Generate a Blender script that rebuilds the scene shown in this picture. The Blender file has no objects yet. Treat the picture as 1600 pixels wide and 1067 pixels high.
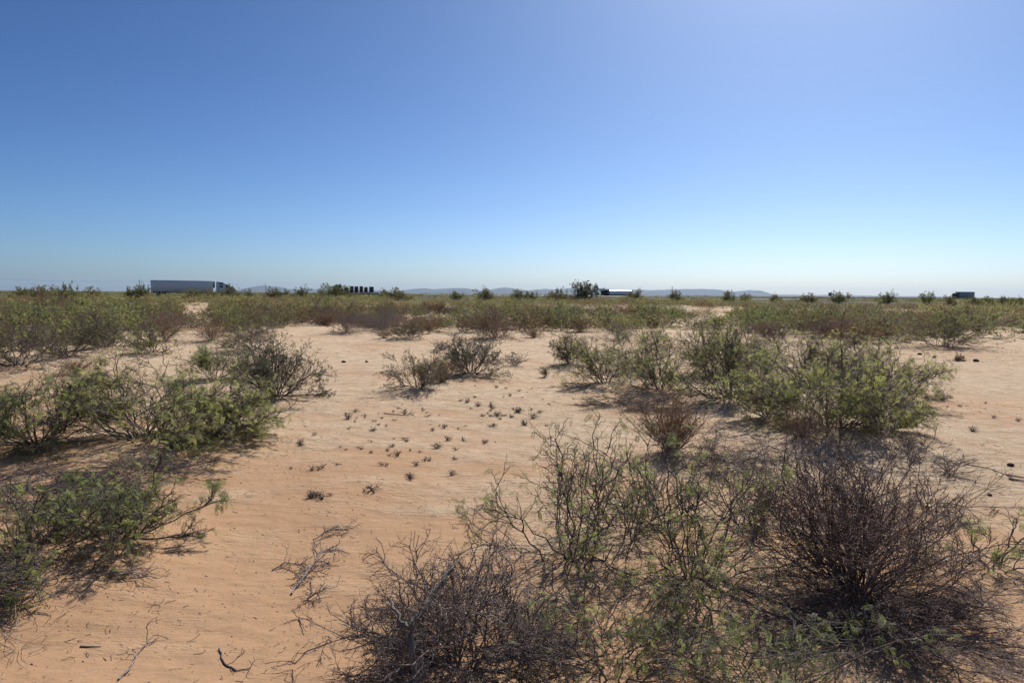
import bpy, math, random
import numpy as np
from mathutils import Matrix, Vector, Euler
R = math.radians
S = bpy.context.scene
COL = S.collection

# ------------------------------------------------------------------ camera
EYE = 1.6
cam = bpy.data.cameras.new('camera'); cam.lens = 24.0; cam.sensor_width = 36.0
cam.clip_start = 0.05; cam.clip_end = 60000
co = bpy.data.objects.new('camera', cam); COL.objects.link(co)
PITCH, ROLL = 3.93, 0.41
co.rotation_mode = 'QUATERNION'
CM = Euler((R(90 - PITCH), 0, 0)).to_matrix() @ Euler((0, 0, R(ROLL))).to_matrix()
co.rotation_quaternion = CM.to_quaternion()
co.location = (0, 0, EYE)
S.camera = co
F = 1600 * 24 / 36.0

# ------------------------------------------------------------------ light
SUN_EL, SUN_AZ = 45.0, 24.0       # azimuth to the right of the view
w = bpy.data.worlds.new('World'); S.world = w; w.use_nodes = True
nt = w.node_tree; nt.nodes.clear()
sky = nt.nodes.new('ShaderNodeTexSky'); sky.sky_type = 'NISHITA'; sky.sun_disc = False
sky.sun_elevation = R(SUN_EL); sky.sun_rotation = R(SUN_AZ)
sky.altitude = 600; sky.air_density = 0.7; sky.dust_density = 1.5; sky.ozone_density = 3.0
bg = nt.nodes.new('ShaderNodeBackground'); bg.inputs['Strength'].default_value = 0.1
wo = nt.nodes.new('ShaderNodeOutputWorld')
sv = nt.nodes.new('ShaderNodeVectorMath'); sv.operation = 'SCALE'; sv.inputs['Scale'].default_value = 0.1
sep = nt.nodes.new('ShaderNodeSeparateXYZ'); cmb = nt.nodes.new('ShaderNodeCombineXYZ')
nt.links.new(sky.outputs[0], sv.inputs[0]); nt.links.new(sv.outputs[0], sep.inputs[0])
for k, (gm, gn) in enumerate(((1.52, 10.4), (1.42, 11.25), (1.34, 11.9))):   # the camera's contrast on the whole sky
    pw = nt.nodes.new('ShaderNodeMath'); pw.operation = 'POWER'; pw.inputs[1].default_value = gm
    ml = nt.nodes.new('ShaderNodeMath'); ml.operation = 'MULTIPLY'; ml.inputs[1].default_value = gn
    nt.links.new(sep.outputs[k], pw.inputs[0]); nt.links.new(pw.outputs[0], ml.inputs[0]); nt.links.new(ml.outputs[0], cmb.inputs[k])
nt.links.new(cmb.outputs[0], bg.inputs[0]); nt.links.new(bg.outputs[0], wo.inputs[0])
sl = bpy.data.lights.new('sun', 'SUN'); sl.energy = 5.0; sl.angle = R(0.5); sl.color = (1.0, 0.95, 0.88)
so = bpy.data.objects.new('sun', sl); COL.objects.link(so)
sd = Vector((math.sin(R(SUN_AZ)) * math.cos(R(SUN_EL)), math.cos(R(SUN_AZ)) * math.cos(R(SUN_EL)), math.sin(R(SUN_EL))))
so.rotation_mode = 'QUATERNION'; so.rotation_quaternion = sd.to_track_quat('Z', 'Y'); so.location = (0, 0, 50)
vs = S.view_settings; vs.view_transform = 'Standard'; vs.look = 'None'; vs.exposure = 0.0; vs.gamma = 1.0; vs.use_curve_mapping = False
S.cycles.max_bounces = 6; S.cycles.volume_bounces = 0; S.cycles.diffuse_bounces = 3
S.cycles.transparent_max_bounces = 8

# ------------------------------------------------------------------ terrain
_rt = np.random.RandomState(5).rand(256, 256)
def vnoise(x, y, off=0):
    x = np.asarray(x, float) + off * 37.7; y = np.asarray(y, float) + off * 19.3
    xi = np.floor(x).astype(int); yi = np.floor(y).astype(int); fx = x - xi; fy = y - yi
    fx = fx * fx * (3 - 2 * fx); fy = fy * fy * (3 - 2 * fy)
    g = lambda a, b: _rt[a & 255, b & 255]
    return (g(xi, yi) * (1 - fx) + g(xi + 1, yi) * fx) * (1 - fy) + (g(xi, yi + 1) * (1 - fx) + g(xi + 1, yi + 1) * fx) * fy - 0.5
MOUNDS = []      # x, y, height, sigma
HWD = np.array([0.906, 0.423]); HWN = np.array([-0.423, 0.906]); HW0 = np.array([-83.0, 178.0])
def hw_off(x, y):                 # distance across the highway, 0 = middle of the near carriageway
    return (np.asarray(x) - HW0[0]) * HWN[0] + (np.asarray(y) - HW0[1]) * HWN[1]
def hw_along(x, y):
    return (np.asarray(x) - HW0[0]) * HWD[0] + (np.asarray(y) - HW0[1]) * HWD[1]
def hw_height(s): return 0.55 + 0.0 * s
def base_h(x, y):
    x = np.asarray(x, float); y = np.asarray(y, float)
    d = np.hypot(x, y)
    h = 0.10 * vnoise(x / 3.1, y / 3.1, 1) + 0.035 * vnoise(x / 0.9, y / 0.9, 2)
    h = h * np.clip(d / 3, 0.2, 1)
    h = h + 0.5 * vnoise(x / 23., y / 23., 3) * np.clip((d - 6) / 30, 0, 1)
    h = h + 0.25 * np.clip((-x - 3) / 30, 0, 1) * np.clip((d - 5) / 25, 0, 1)
    far = np.clip((d - 700) / 2000, 0, 1)
    h = h * (1 - far) - 0.0 * far
    o = np.abs(hw_off(x, y) - 13) - 22
    e = np.clip(1 - o / 8, 0, 1); e = e * e * (3 - 2 * e) * np.clip((2500 - d) / 1000, 0, 1)
    h = h * (1 - e) + (hw_height(0) - 0.05) * e
    return h
def ground(x, y):
    h = base_h(x, y)
    for mx, my, mh, ms in MOUNDS:
        r2 = ((np.asarray(x) - mx) ** 2 + (np.asarray(y) - my) ** 2) / (ms * ms)
        h = h + mh * np.exp(-r2)
    return h
def ray(px, py):
    v = CM @ Vector(((px - 800) / F, -(py - 533.5) / F, -1.0)); return v.normalized()
def at(px, py, maxd=900):
    """ground point seen at a pixel of the photograph (used for laying the plan out)"""
    r = ray(px, py); t = 1.0
    while t < maxd:
        p = Vector((0, 0, EYE)) + r * t
        if p.z < float(base_h(p.x, p.y)): return p.x, p.y
        t *= 1.01
    return None
def at_d(px, d):
    r = ray(px, 460); k = d / math.hypot(r.x, r.y); return r.x * k, r.y * k
CMi = CM.inverted()
def proj(x, y, z):
    v = CMi @ (Vector((x, y, z)) - Vector((0, 0, EYE)))
    if v.z >= -0.1: return None
    return 800 + F * v.x / -v.z, 533.5 - F * v.y / -v.z
def smooth(a, b, v): t = np.clip((v - a) / (b - a), 0, 1); return t * t * (3 - 2 * t)

# ------------------------------------------------------------------ materials
def mat(name, build):
    m = bpy.data.materials.new(name); m.use_nodes = True; t = m.node_tree; t.nodes.clear()
    out = t.nodes.new('ShaderNodeOutputMaterial'); N = t.nodes.new; L = t.links.new
    build(t, N, L, out); return m
def ramp(N, L, src, stops):
    r = N('ShaderNodeValToRGB'); e = r.color_ramp.elements
    while len(e) < len(stops): e.new(0.5)
    for i, (p, c) in enumerate(stops):
        e[i].position = p; e[i].color = (*c, 1) if len(c) == 3 else c
    L(src, r.inputs[0]); return r.outputs[0]
def mix(N, L, f, a, b, mode='MIX'):
    m = N('ShaderNodeMix'); m.data_type = 'RGBA'; m.blend_type = mode
    for s, v in ((0, f), (6, a), (7, b)):
        if hasattr(v, 'links') or hasattr(v, 'is_linked'): L(v, m.inputs[s])
        else: m.inputs[s].default_value = v if s == 0 else (*v, 1)
    return m.outputs[2]
def math_(N, L, op, a, b=0.0, clamp=False):
    m = N('ShaderNodeMath'); m.operation = op; m.use_clamp = clamp
    for s, v in ((0, a), (1, b)):
        if hasattr(v, 'is_linked'): L(v, m.inputs[s])
        else: m.inputs[s].default_value = v
    return m.outputs[0]
def noise(N, L, vec, scale, detail=4, rough=0.55, sc=None):
    if sc:
        mp = N('ShaderNodeMapping'); mp.inputs['Scale'].default_value = sc; L(vec, mp.inputs[0]); vec = mp.outputs[0]
    n = N('ShaderNodeTexNoise'); n.inputs['Scale'].default_value = scale; n.inputs['Detail'].default_value = detail
    n.inputs['Roughness'].default_value = rough; L(vec, n.inputs['Vector']); return n.outputs[0]
def step_(N, L, v, a, b):
    m = N('ShaderNodeMapRange'); m.interpolation_type = 'SMOOTHSTEP'
    L(v, m.inputs[0]); m.inputs[1].default_value = a; m.inputs[2].default_value = b; return m.outputs[0]

def plain(name, color, rough=0.6, metal=0.0, vary=0.12, scale=3.0, emit=None, bump=0.0):
    def b(t, N, L, out):
        p = N('ShaderNodeBsdfPrincipled'); tc = N('ShaderNodeTexCoord')
        n = noise(N, L, tc.outputs['Object'], scale, 5)
        c = ramp(N, L, n, [(0.3, tuple(v * (1 - vary) for v in color)), (0.7, tuple(min(1, v * (1 + vary)) for v in color))])
        L(c, p.inputs['Base Color']); p.inputs['Roughness'].default_value = rough; p.inputs['Metallic'].default_value = metal
        if bump:
            bp = N('ShaderNodeBump'); bp.inputs['Strength'].default_value = bump; bp.inputs['Distance'].default_value = 0.01
            L(n, bp.inputs['Height']); L(bp.outputs[0], p.inputs['Normal'])
        L(p.outputs[0], out.inputs[0])
    return mat(name, b)

def bark(name, dark, light, rnd=0.25, patchy=None):
    def b(t, N, L, out):
        p = N('ShaderNodeBsdfPrincipled'); tc = N('ShaderNodeTexCoord'); oi = N('ShaderNodeObjectInfo')
        n = noise(N, L, tc.outputs['Object'], 14, 4)
        c = ramp(N, L, n, [(0.32, dark), (0.62, light)])
        n2 = noise(N, L, tc.outputs['Object'], 120, 2)
        c = mix(N, L, step_(N, L, n2, 0.56, 0.7), c, tuple(min(1, v * 1.9) for v in light))
        k = math_(N, L, 'MULTIPLY_ADD', oi.outputs['Random'], rnd); k.node.inputs[2].default_value = 1 - rnd / 2
        hs = N('ShaderNodeHueSaturation'); L(c, hs.inputs['Color']); L(k, hs.inputs['Value'])
        L(hs.outputs[0], p.inputs['Base Color']); p.inputs['Roughness'].default_value = 0.75
        p.inputs['Specular IOR Level'].default_value = 0.35
        L(p.outputs[0], out.inputs[0])
    return mat(name, b)

def leafmat(name, c1, c2, c3, trans=0.58, rnd=0.3, tcol=None):
    def b(t, N, L, out):
        tc = N('ShaderNodeTexCoord'); oi = N('ShaderNodeObjectInfo')
        n = noise(N, L, tc.outputs['Object'], 5.5, 5, 0.7)
        c = ramp(N, L, n, [(0.3, c1), (0.5, c2), (0.7, c3)])
        n2 = noise(N, L, tc.outputs['Object'], 60, 2)
        c = mix(N, L, step_(N, L, n2, 0.6, 0.75), c, (c3[0] * 1.5, c3[1] * 1.25, c3[2] * 1.1))
        hs = N('ShaderNodeHueSaturation'); L(c, hs.inputs['Color'])
        k = math_(N, L, 'MULTIPLY_ADD', oi.outputs['Random'], rnd); k.node.inputs[2].default_value = 1 - rnd / 2; L(k, hs.inputs['Value'])
        k2 = math_(N, L, 'MULTIPLY_ADD', oi.outputs['Random'], -0.05); k2.node.inputs[2].default_value = 0.525; L(k2, hs.inputs['Hue'])
        p = N('ShaderNodeBsdfPrincipled'); L(hs.outputs[0], p.inputs['Base Color']); p.inputs['Roughness'].default_value = 0.55
        p.inputs['Specular IOR Level'].default_value = 0.3
        tr = N('ShaderNodeBsdfTranslucent'); tc2 = mix(N, L, 1.0, hs.outputs[0], tcol or (1.8, 1.8, 1.3), 'MULTIPLY'); L(tc2, tr.inputs[0])
        ms = N('ShaderNodeMixShader'); ms.inputs[0].default_value = trans
        L(p.outputs[0], ms.inputs[1]); L(tr.outputs[0], ms.inputs[2]); L(ms.outputs[0], out.inputs[0])
    return mat(name, b)

M = {}
M['bark_dark'] = bark('mesquite bark', (0.055, 0.043, 0.037), (0.17, 0.14, 0.122))
M['bark_grey'] = bark('dead grey twigs', (0.09, 0.07, 0.062), (0.25, 0.20, 0.175))
M['bark_red'] = bark('dark reddish twigs', (0.075, 0.050, 0.042), (0.23, 0.165, 0.14))
M['bark_trunk'] = bark('peeling grey bark', (0.05, 0.045, 0.04), (0.22, 0.20, 0.17))
M['bark_tan'] = bark('dry tan stems', (0.12, 0.075, 0.045), (0.29, 0.195, 0.12))
M['straw'] = bark('dry straw', (0.22, 0.15, 0.09), (0.42, 0.33, 0.23))
M['leaf'] = leafmat('mesquite leaves', (0.115, 0.13, 0.06), (0.18, 0.20, 0.09), (0.27, 0.275, 0.13))
M['leaf_grey'] = leafmat('grey green leaves', (0.10, 0.105, 0.075), (0.165, 0.17, 0.12), (0.23, 0.235, 0.17), 0.35, tcol=(1.4, 1.5, 1.1))
M['leaf_olive'] = leafmat('olive leaves', (0.11, 0.11, 0.05), (0.175, 0.17, 0.078), (0.26, 0.24, 0.115), 0.4)
M['leaf_brown'] = leafmat('dry brown leaves', (0.10, 0.062, 0.036), (0.17, 0.112, 0.066), (0.25, 0.175, 0.105), 0.35, tcol=(1.5, 1.2, 0.9))
M['white_paint'] = plain('white paint', (0.92, 0.88, 0.82), 0.4, vary=0.05)
M['tyre'] = plain('tyre rubber', (0.02, 0.02, 0.02), 0.8)
M['rim'] = plain('wheel rim', (0.55, 0.55, 0.56), 0.35, 0.7)
M['dark_glass'] = plain('dark window glass', (0.012, 0.014, 0.016), 0.08)
M['chassis'] = plain('chassis steel', (0.04, 0.04, 0.042), 0.6)
M['steel'] = plain('polished tank steel', (0.86, 0.86, 0.86), 0.38, 0.35, vary=0.04)
M['crate'] = plain('dark crate', (0.09, 0.058, 0.048), 0.7, scale=2)
M['crate_strip'] = plain('crate edge strip', (0.10, 0.085, 0.075), 0.6)
M['cont'] = plain('grey green container paint', (0.30, 0.34, 0.31), 0.5)
M['pole'] = plain('weathered pole wood', (0.10, 0.08, 0.065), 0.85)
M['galv'] = plain('galvanised steel', (0.42, 0.43, 0.44), 0.45, 0.6)
M['redcab'] = plain('dark maroon cab paint', (0.10, 0.03, 0.025), 0.4)
M['sign'] = plain('dull sign back', (0.10, 0.11, 0.11), 0.6)
M['dung'] = plain('dark dried dung', (0.045, 0.03, 0.022), 0.9, vary=0.3, scale=40, bump=0.6)

def sand(t, N, L, out):
    g = N('ShaderNodeNewGeometry'); pos = g.outputs['Position']
    sx = N('ShaderNodeSeparateXYZ'); L(pos, sx.inputs[0])
    p = N('ShaderNodeBsdfPrincipled')
    n1 = noise(N, L, pos, 0.9, 5, 0.6)
    loose = ramp(N, L, n1, [(0.3, (0.41, 0.243, 0.135)), (0.7, (0.475, 0.297, 0.172))])
    n1b = noise(N, L, pos, 4.0, 6, 0.7)
    crust = ramp(N, L, n1b, [(0.32, (0.52, 0.37, 0.235)), (0.66, (0.77, 0.595, 0.41))])
    # the crusted flats lie further out, the loose sand near and in the drifts
    big = noise(N, L, pos, 0.35, 4, 0.6)
    mid = noise(N, L, pos, 1.6, 6, 0.75, (0.5, 1.2, 1))
    d = math_(N, L, 'MULTIPLY', sx.outputs[1], 0.075)
    d2 = math_(N, L, 'MULTIPLY', sx.outputs[0], 0.05)
    m = math_(N, L, 'ADD', d, d2); m = math_(N, L, 'MINIMUM', m, 0.62)
    m = math_(N, L, 'ADD', m, math_(N, L, 'MULTIPLY', math_(N, L, 'SUBTRACT', big, 0.5), 1.4))
    m = math_(N, L, 'ADD', m, math_(N, L, 'MULTIPLY', math_(N, L, 'SUBTRACT', mid, 0.5), 1.1))
    mask = step_(N, L, m, 0.15, 0.78)
    c = mix(N, L, mask, loose, crust)
    # thin dark litter streaks on the crust
    st = noise(N, L, pos, 9.0, 5, 0.75, (0.35, 1.6, 1))
    stm = math_(N, L, 'MULTIPLY', step_(N, L, st, 0.56, 0.68), math_(N, L, 'MULTIPLY_ADD', mask, 0.35)); stm.node.inputs[1]
    stf = math_(N, L, 'MULTIPLY', step_(N, L, st, 0.60, 0.70), math_(N, L, 'MULTIPLY', mask, 0.5))
    c = mix(N, L, stf, c, (0.30, 0.19, 0.125))
    sp = noise(N, L, pos, 70.0, 2, 0.5)
    c = mix(N, L, math_(N, L, 'MULTIPLY', step_(N, L, sp, 0.66, 0.74), 0.55), c, (0.13, 0.08, 0.06))
    # small-scale grain
    gr = noise(N, L, pos, 350.0, 2, 0.6)
    c = mix(N, L, 1.0, c, ramp(N, L, gr, [(0.25, (0.90, 0.90, 0.90)), (0.75, (1.08, 1.08, 1.08))]), 'MULTIPLY')
    # far off, low growth covers the sand
    ln = N('ShaderNodeVectorMath'); ln.operation = 'LENGTH'; L(pos, ln.inputs[0])
    fn = noise(N, L, pos, 0.05, 5, 0.6, (0.5, 1, 1))
    scrub = ramp(N, L, noise(N, L, pos, 0.12, 5, 0.7), [(0.35, (0.085, 0.065, 0.032)), (0.5, (0.10, 0.09, 0.04)), (0.65, (0.16, 0.11, 0.065))])
    far = math_(N, L, 'ADD', step_(N, L, ln.outputs['Value'], 50, 170), math_(N, L, 'SUBTRACT', fn, 0.62))
    c = mix(N, L, step_(N, L, far, 0.0, 0.6), c, scrub)
    L(c, p.inputs['Base Color']); p.inputs['Roughness'].default_value = 0.95; p.inputs['Specular IOR Level'].default_value = 0.15
    # relief: drift ripples on loose sand, crumbly crust
    wv = N('ShaderNodeTexWave'); wv.wave_type = 'BANDS'; wv.bands_direction = 'Y'
    mp = N('ShaderNodeMapping'); mp.inputs['Rotation'].default_value = (0, 0, R(12)); L(pos, mp.inputs[0]); L(mp.outputs[0], wv.inputs[0])
    wv.inputs['Scale'].default_value = 2.2; wv.inputs['Distortion'].default_value = 5; wv.inputs['Detail'].default_value = 3; wv.inputs['Detail Scale'].default_value = 0.8
    rip = math_(N, L, 'MULTIPLY', wv.outputs['Fac'], math_(N, L, 'MULTIPLY', step_(N, L, noise(N, L, pos, 0.8, 2), 0.45, 0.7), 0.004))
    cr = math_(N, L, 'MULTIPLY', math_(N, L, 'MULTIPLY_ADD', mask, 1.0), noise(N, L, pos, 14, 6, 0.75, (0.6, 1.3, 1)))
    cr.node.inputs[1]
    mk = math_(N, L, 'ADD', math_(N, L, 'MULTIPLY', mask, 0.060), 0.012)
    cr = math_(N, L, 'MULTIPLY', mk, noise(N, L, pos, 12, 7, 0.72, (0.6, 1.3, 1)))
    soft = math_(N, L, 'MULTIPLY', noise(N, L, pos, 2.5, 3, 0.5), 0.05)
    h = math_(N, L, 'ADD', math_(N, L, 'ADD', rip, cr), soft)
    bp = N('ShaderNodeBump'); bp.inputs['Strength'].default_value = 0.9; bp.inputs['Distance'].default_value = 1.0
    L(h, bp.inputs['Height']); L(bp.outputs[0], p.inputs['Normal'])
    L(p.outputs[0], out.inputs[0])
M['sand'] = mat('desert sand', sand)
def asphalt(t, N, L, out):
    g = N('ShaderNodeNewGeometry'); p = N('ShaderNodeBsdfPrincipled')
    n = noise(N, L, g.outputs['Position'], 0.6, 5)
    L(ramp(N, L, n, [(0.3, (0.10, 0.10, 0.10)), (0.7, (0.15, 0.148, 0.14))]), p.inputs['Base Color'])
    p.inputs['Roughness'].default_value = 0.42; L(p.outputs[0], out.inputs[0])
M['asphalt'] = mat('worn pale asphalt', asphalt)
M['line'] = plain('road line paint', (0.7, 0.7, 0.66), 0.6)
def rock(t, N, L, out):
    g = N('ShaderNodeNewGeometry'); p = N('ShaderNodeBsdfPrincipled')
    n = noise(N, L, g.outputs['Position'], 0.004, 6, 0.65)
    L(ramp(N, L, n, [(0.3, (0.03, 0.03, 0.03)), (0.7, (0.08, 0.075, 0.07))]), p.inputs['Base Color'])
    p.inputs['Roughness'].default_value = 0.95; L(p.outputs[0], out.inputs[0])
M['rock'] = mat('mountain rock', rock)

# ------------------------------------------------------------------ mesh helpers
def quadmesh(name, parts):
    """parts: list of (V (n,3), Q (m,4), material); one mesh"""
    V = []; Q = []; MI = []; mats = []; o = 0
    for v, q, m in parts:
        if len(v) == 0 or len(q) == 0: continue
        if m not in mats: mats.append(m)
        V.append(v); Q.append(q + o); MI.append(np.full(len(q), mats.index(m), np.int32)); o += len(v)
    V = np.concatenate(V).astype(np.float32); Q = np.concatenate(Q).astype(np.int32); MI = np.concatenate(MI)
    me = bpy.data.meshes.new(name); me.vertices.add(len(V)); me.vertices.foreach_set('co', V.ravel())
    me.loops.add(Q.size); me.loops.foreach_set('vertex_index', Q.ravel())
    me.polygons.add(len(Q)); me.polygons.foreach_set('loop_start', np.arange(0, Q.size, 4, dtype=np.int32))
    me.polygons.foreach_set('material_index', MI)
    me.update(calc_edges=True)
    for m in mats: me.materials.append(M[m])
    return me
def smooth_mesh(me):
    me.polygons.foreach_set('use_smooth', np.ones(len(me.polygons), bool)); me.update(); return me
def link(name, me, parent=None, loc=None):
    o = bpy.data.objects.new(name, me); COL.objects.link(o)
    if parent: o.parent = parent
    if loc is not None: o.location = loc
    return o
def thing(name, label, cat, loc=(0, 0, 0), rz=0, group=None, scale=None):
    o = bpy.data.objects.new(name, None); COL.objects.link(o); o.location = loc; o.rotation_euler = (0, 0, rz)
    o.empty_display_size = 0.2
    if scale: o.scale = scale
    tag(o, label, cat, group); return o
def tag(o, label, cat, group=None):
    o['label'] = label; o['category'] = cat
    if group: o['group'] = group
    return o
def nrm(a): return a / np.maximum(np.linalg.norm(a, axis=-1, keepdims=True), 1e-9)
def tubes(P, Rr, k):
    """P (M,n,3) polylines, Rr (M,n) radii -> verts, quads"""
    Mn, n, _ = P.shape
    if Mn == 0: return np.zeros((0, 3)), np.zeros((0, 4), int)
    T = nrm(np.gradient(P, axis=1))
    ref = np.where(np.abs(T[..., 2:3]) > 0.92, np.array([1., 0, 0]), np.array([0, 0, 1.]))
    U = nrm(np.cross(T, ref)); W = np.cross(T, U)
    a = np.arange(k) * 2 * np.pi / k
    ring = P[:, :, None, :] + Rr[:, :, None, None] * (np.cos(a)[None, None, :, None] * U[:, :, None, :] + np.sin(a)[None, None, :, None] * W[:, :, None, :])
    V = ring.reshape(-1, 3)
    i = np.arange(Mn)[:, None, None] * n * k + np.arange(n - 1)[None, :, None] * k
    j = np.arange(k)[None, None, :]; j2 = (j + 1) % k
    Q = np.stack([i + j, i + j2, i + k + j2, i + k + j], -1).reshape(-1, 4)
    return V, Q
def stamp(pos, fwd, up, size, TV, TQ, rng):
    """copies of a leaf template (T,3: along, side, normal) at every pos"""
    f = nrm(fwd); s = nrm(np.cross(f, up)); n = np.cross(s, f)
    V = pos[:, None, :] + size[:, None, None] * (TV[None, :, 0:1] * f[:, None] + TV[None, :, 1:2] * s[:, None] + TV[None, :, 2:3] * n[:, None])
    m = len(TV); Q = (np.arange(len(pos))[:, None, None] * m + TQ[None]).reshape(-1, 4)
    return V.reshape(-1, 3), Q
def pinnate(n, leng, wid, droop=0.25):
    V = []; Q = []
    for i in range(n):
        x = 0.12 + 0.88 * i / (n - 1); z = -droop * x * x
        for s in (-1, 1):
            l = leng * (1 - 0.35 * abs(x - 0.5)); o = len(V)
            V += [(x, 0, z), (x + l * 0.2 - wid, s * l * 0.5, z + 0.02), (x + l * 0.45, s * l, z - 0.03), (x + l * 0.25 + wid, s * l * 0.5, z)]
            Q.append((o, o + 1, o + 2, o + 3))
    o = len(V); V += [(0, -0.008, 0), (1, -0.004, -droop), (1, 0.004, -droop), (0, 0.008, 0)]; Q.append((o, o + 1, o + 2, o + 3))
    return np.array(V, float), np.array(Q)
def blades(n, rng, ln=1.0, wd=0.22, spread=0.9):
    V = []; Q = []
    for i in range(n):
        a = rng.uniform(-spread, spread); b = rng.uniform(-spread, spread) * 0.7
        d = np.array([math.cos(a) * math.cos(b), math.sin(a), math.sin(b)]); s = np.array([-math.sin(a), math.cos(a), rng.uniform(-.8, .8)]); s /= np.linalg.norm(s)
        st = np.array([rng.uniform(0, .3), 0, 0]); l = ln * rng.uniform(.6, 1); o = len(V)
        V += [st, st + d * l * .5 + s * wd * .5, st + d * l, st + d * l * .5 - s * wd * .5]; Q.append((o, o + 1, o + 2, o + 3))
    return np.array(V, float), np.array(Q)
def perp(d, rng):
    r = rng.normal(size=d.shape); return nrm(r - (r * d).sum(-1, keepdims=True) * d)
def run(starts, dirs, L, n, wig, zig, up, rng):
    P = [starts]; d = dirs.copy(); st = (L / (n - 1))[:, None]; pv = perp(d, rng)
    for i in range(1, n):
        z = zig * (1 if i % 2 else -1) * pv
        d = nrm(d + wig * rng.normal(size=d.shape) + up * np.array([0, 0, 1.]))
        P.append(P[-1] + nrm(d + z) * st * rng.uniform(.8, 1.2, (len(L), 1)))
    return np.stack(P, 1)
def kids(P, c, tmin, tmax, amin, amax, rng, keep=1.0):
    Mn, n, _ = P.shape
    idx = np.repeat(np.arange(Mn), c)
    if keep < 1: idx = idx[rng.rand(len(idx)) < keep]
    t = rng.uniform(tmin, tmax, len(idx)) * (n - 1); i0 = np.minimum(t.astype(int), n - 2); f = (t - i0)[:, None]
    a = P[idx, i0]; b = P[idx, i0 + 1]; s = a * (1 - f) + b * f; tg = nrm(b - a)
    ang = rng.uniform(amin, amax, len(idx))[:, None]
    d = np.cos(ang) * tg + np.sin(ang) * perp(tg, rng)
    return s, nrm(d), idx, t / (n - 1)

KIND = {
 # stems, base spread, tilt range, zig, wig, up, children per level, length ratios, radii
 'mesquite': dict(n=13, sp=.10, tilt=(8, 78), zig=.30, wig=.13, up=.03, c=(8, 6, 4), l=(.50, .26, .11), r=(0.00782, 0.00408, 0.00240, 0.00152), bark='bark_dark'),
 'low':      dict(n=16, sp=.14, tilt=(30, 90), zig=.28, wig=.14, up=.04, c=(7, 5, 4), l=(.46, .25, .11), r=(0.00782, 0.00408, 0.00240, 0.00152), bark='bark_dark'),
 'sparse':   dict(n=8, sp=.30, tilt=(8, 68), zig=.34, wig=.16, up=.02, c=(6, 4, 4), l=(.50, .30, .11), r=(0.00690, 0.00391, 0.00224, 0.00144), bark='bark_dark'),
 'dense':    dict(n=46, sp=.09, tilt=(2, 86), zig=.17, wig=.15, up=.035, c=(8, 6, 4), l=(.50, .26, .11), r=(0.00570, 0.00306, 0.00184, 0.00120), bark='bark_red'),
 'tangle':   dict(n=24, sp=.22, tilt=(20, 88), zig=.16, wig=.24, up=-.05, c=(9, 7, 4), l=(.60, .35, .14), r=(0.00644, 0.00340, 0.00200, 0.00128), bark='bark_grey'),
 'broom':    dict(n=46, sp=.10, tilt=(2, 48), zig=.05, wig=.09, up=.03, c=(5, 4, 0), l=(.45, .22, .1), r=(0.00368, 0.00204, 0.00128, 0.00088), bark='bark_tan'),
 'grey':     dict(n=15, sp=.08, tilt=(8, 80), zig=.14, wig=.12, up=.05, c=(8, 6, 4), l=(.48, .26, .12), r=(0.01012, 0.00425, 0.00240, 0.00144), bark='bark_dark'),
 'tuft':     dict(n=16, sp=.3, tilt=(10, 80), zig=.2, wig=.3, up=.02, c=(2, 0, 0), l=(.5, .3, .1), r=(0.00239, 0.00153, 0.00080, 0.00080), bark='bark_grey'),
}
def skeleton(kind, seed, W, D, H, lod, rscale=1.0, nmul=1.0):
    k = KIND[kind]; rng = np.random.RandomState(seed)
    n0 = max(3, int(k['n'] * nmul)); asp = [(6, 4), (6, 3), (4, 3), (3, 3)]
    az = rng.uniform(0, 2 * np.pi, n0); tl = np.radians(rng.uniform(*k['tilt'], n0))
    d = np.stack([np.sin(tl) * np.cos(az), np.sin(tl) * np.sin(az), np.cos(tl)], -1)
    s = np.stack([d[:, 0] * k['sp'] * rng.rand(n0), d[:, 1] * k['sp'] * rng.rand(n0), np.full(n0, -.03)], -1)
    L = rng.uniform(.65, 1.05, n0)
    out = []; P = run(s, d, L, 8, k['wig'], k['zig'], k['up'], rng); Ls = L; r0 = rng.uniform(.6, 1.15, n0) * k['r'][0]
    rr = r0[:, None] * np.linspace(1, .42, 8)[None]; out.append((P, rr))
    tm = [(.18, 1.), (.2, 1.), (.15, 1.)]; an = [(.35, 1.0), (.4, 1.15), (.5, 1.3)]; up = (k['up'], k['up'] * .6, 0)
    nl = 3 if lod == 0 else 2
    for lv in range(nl):
        c = k['c'][lv]
        if lod and lv == 1: c = max(1, int(c * .7))
        if c == 0: break
        s, d, idx, t = kids(P, c, *tm[lv], *an[lv], rng)
        L = Ls[idx] * k['l'][lv] / (1 if lv == 0 else k['l'][lv - 1]) * rng.uniform(.6, 1.2, len(idx)) * (1.15 - .5 * t)
        npt = (6, 5, 3)[lv] if lod == 0 else (4, 3, 2)[lv]
        P = run(s, d, L, npt, k['wig'] * 1.2, k['zig'] * .9, up[lv], rng); Ls = L
        r1 = rng.uniform(.7, 1.1, len(idx)) * k['r'][lv + 1]
        out.append((P, r1[:, None] * np.linspace(1, .55, npt)[None]))
    last = np.concatenate([o[0].reshape(-1, 3) for o in out[1:]])
    lo = np.percentile(last, 3, 0); hi = np.percentile(last, 97, 0)
    sc = np.array([W / (hi[0] - lo[0]), D / (hi[1] - lo[1]), H / np.percentile(last[:, 2], 99)])
    res = []
    for P, rr in out:
        P = P * sc; lowz = P[..., 2]
        P[..., 2] = np.where(lowz < .03, .012 + (lowz + .02) * .15 + .02 * np.abs(np.sin(P[..., 0] * 31)), lowz) if lod == 0 else np.maximum(lowz, .01)
        res.append((P, rr * rscale))
    for q in range(len(res[0][0])): res[0][0][q, 0, 2] = -.05
    return res, rng
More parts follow.
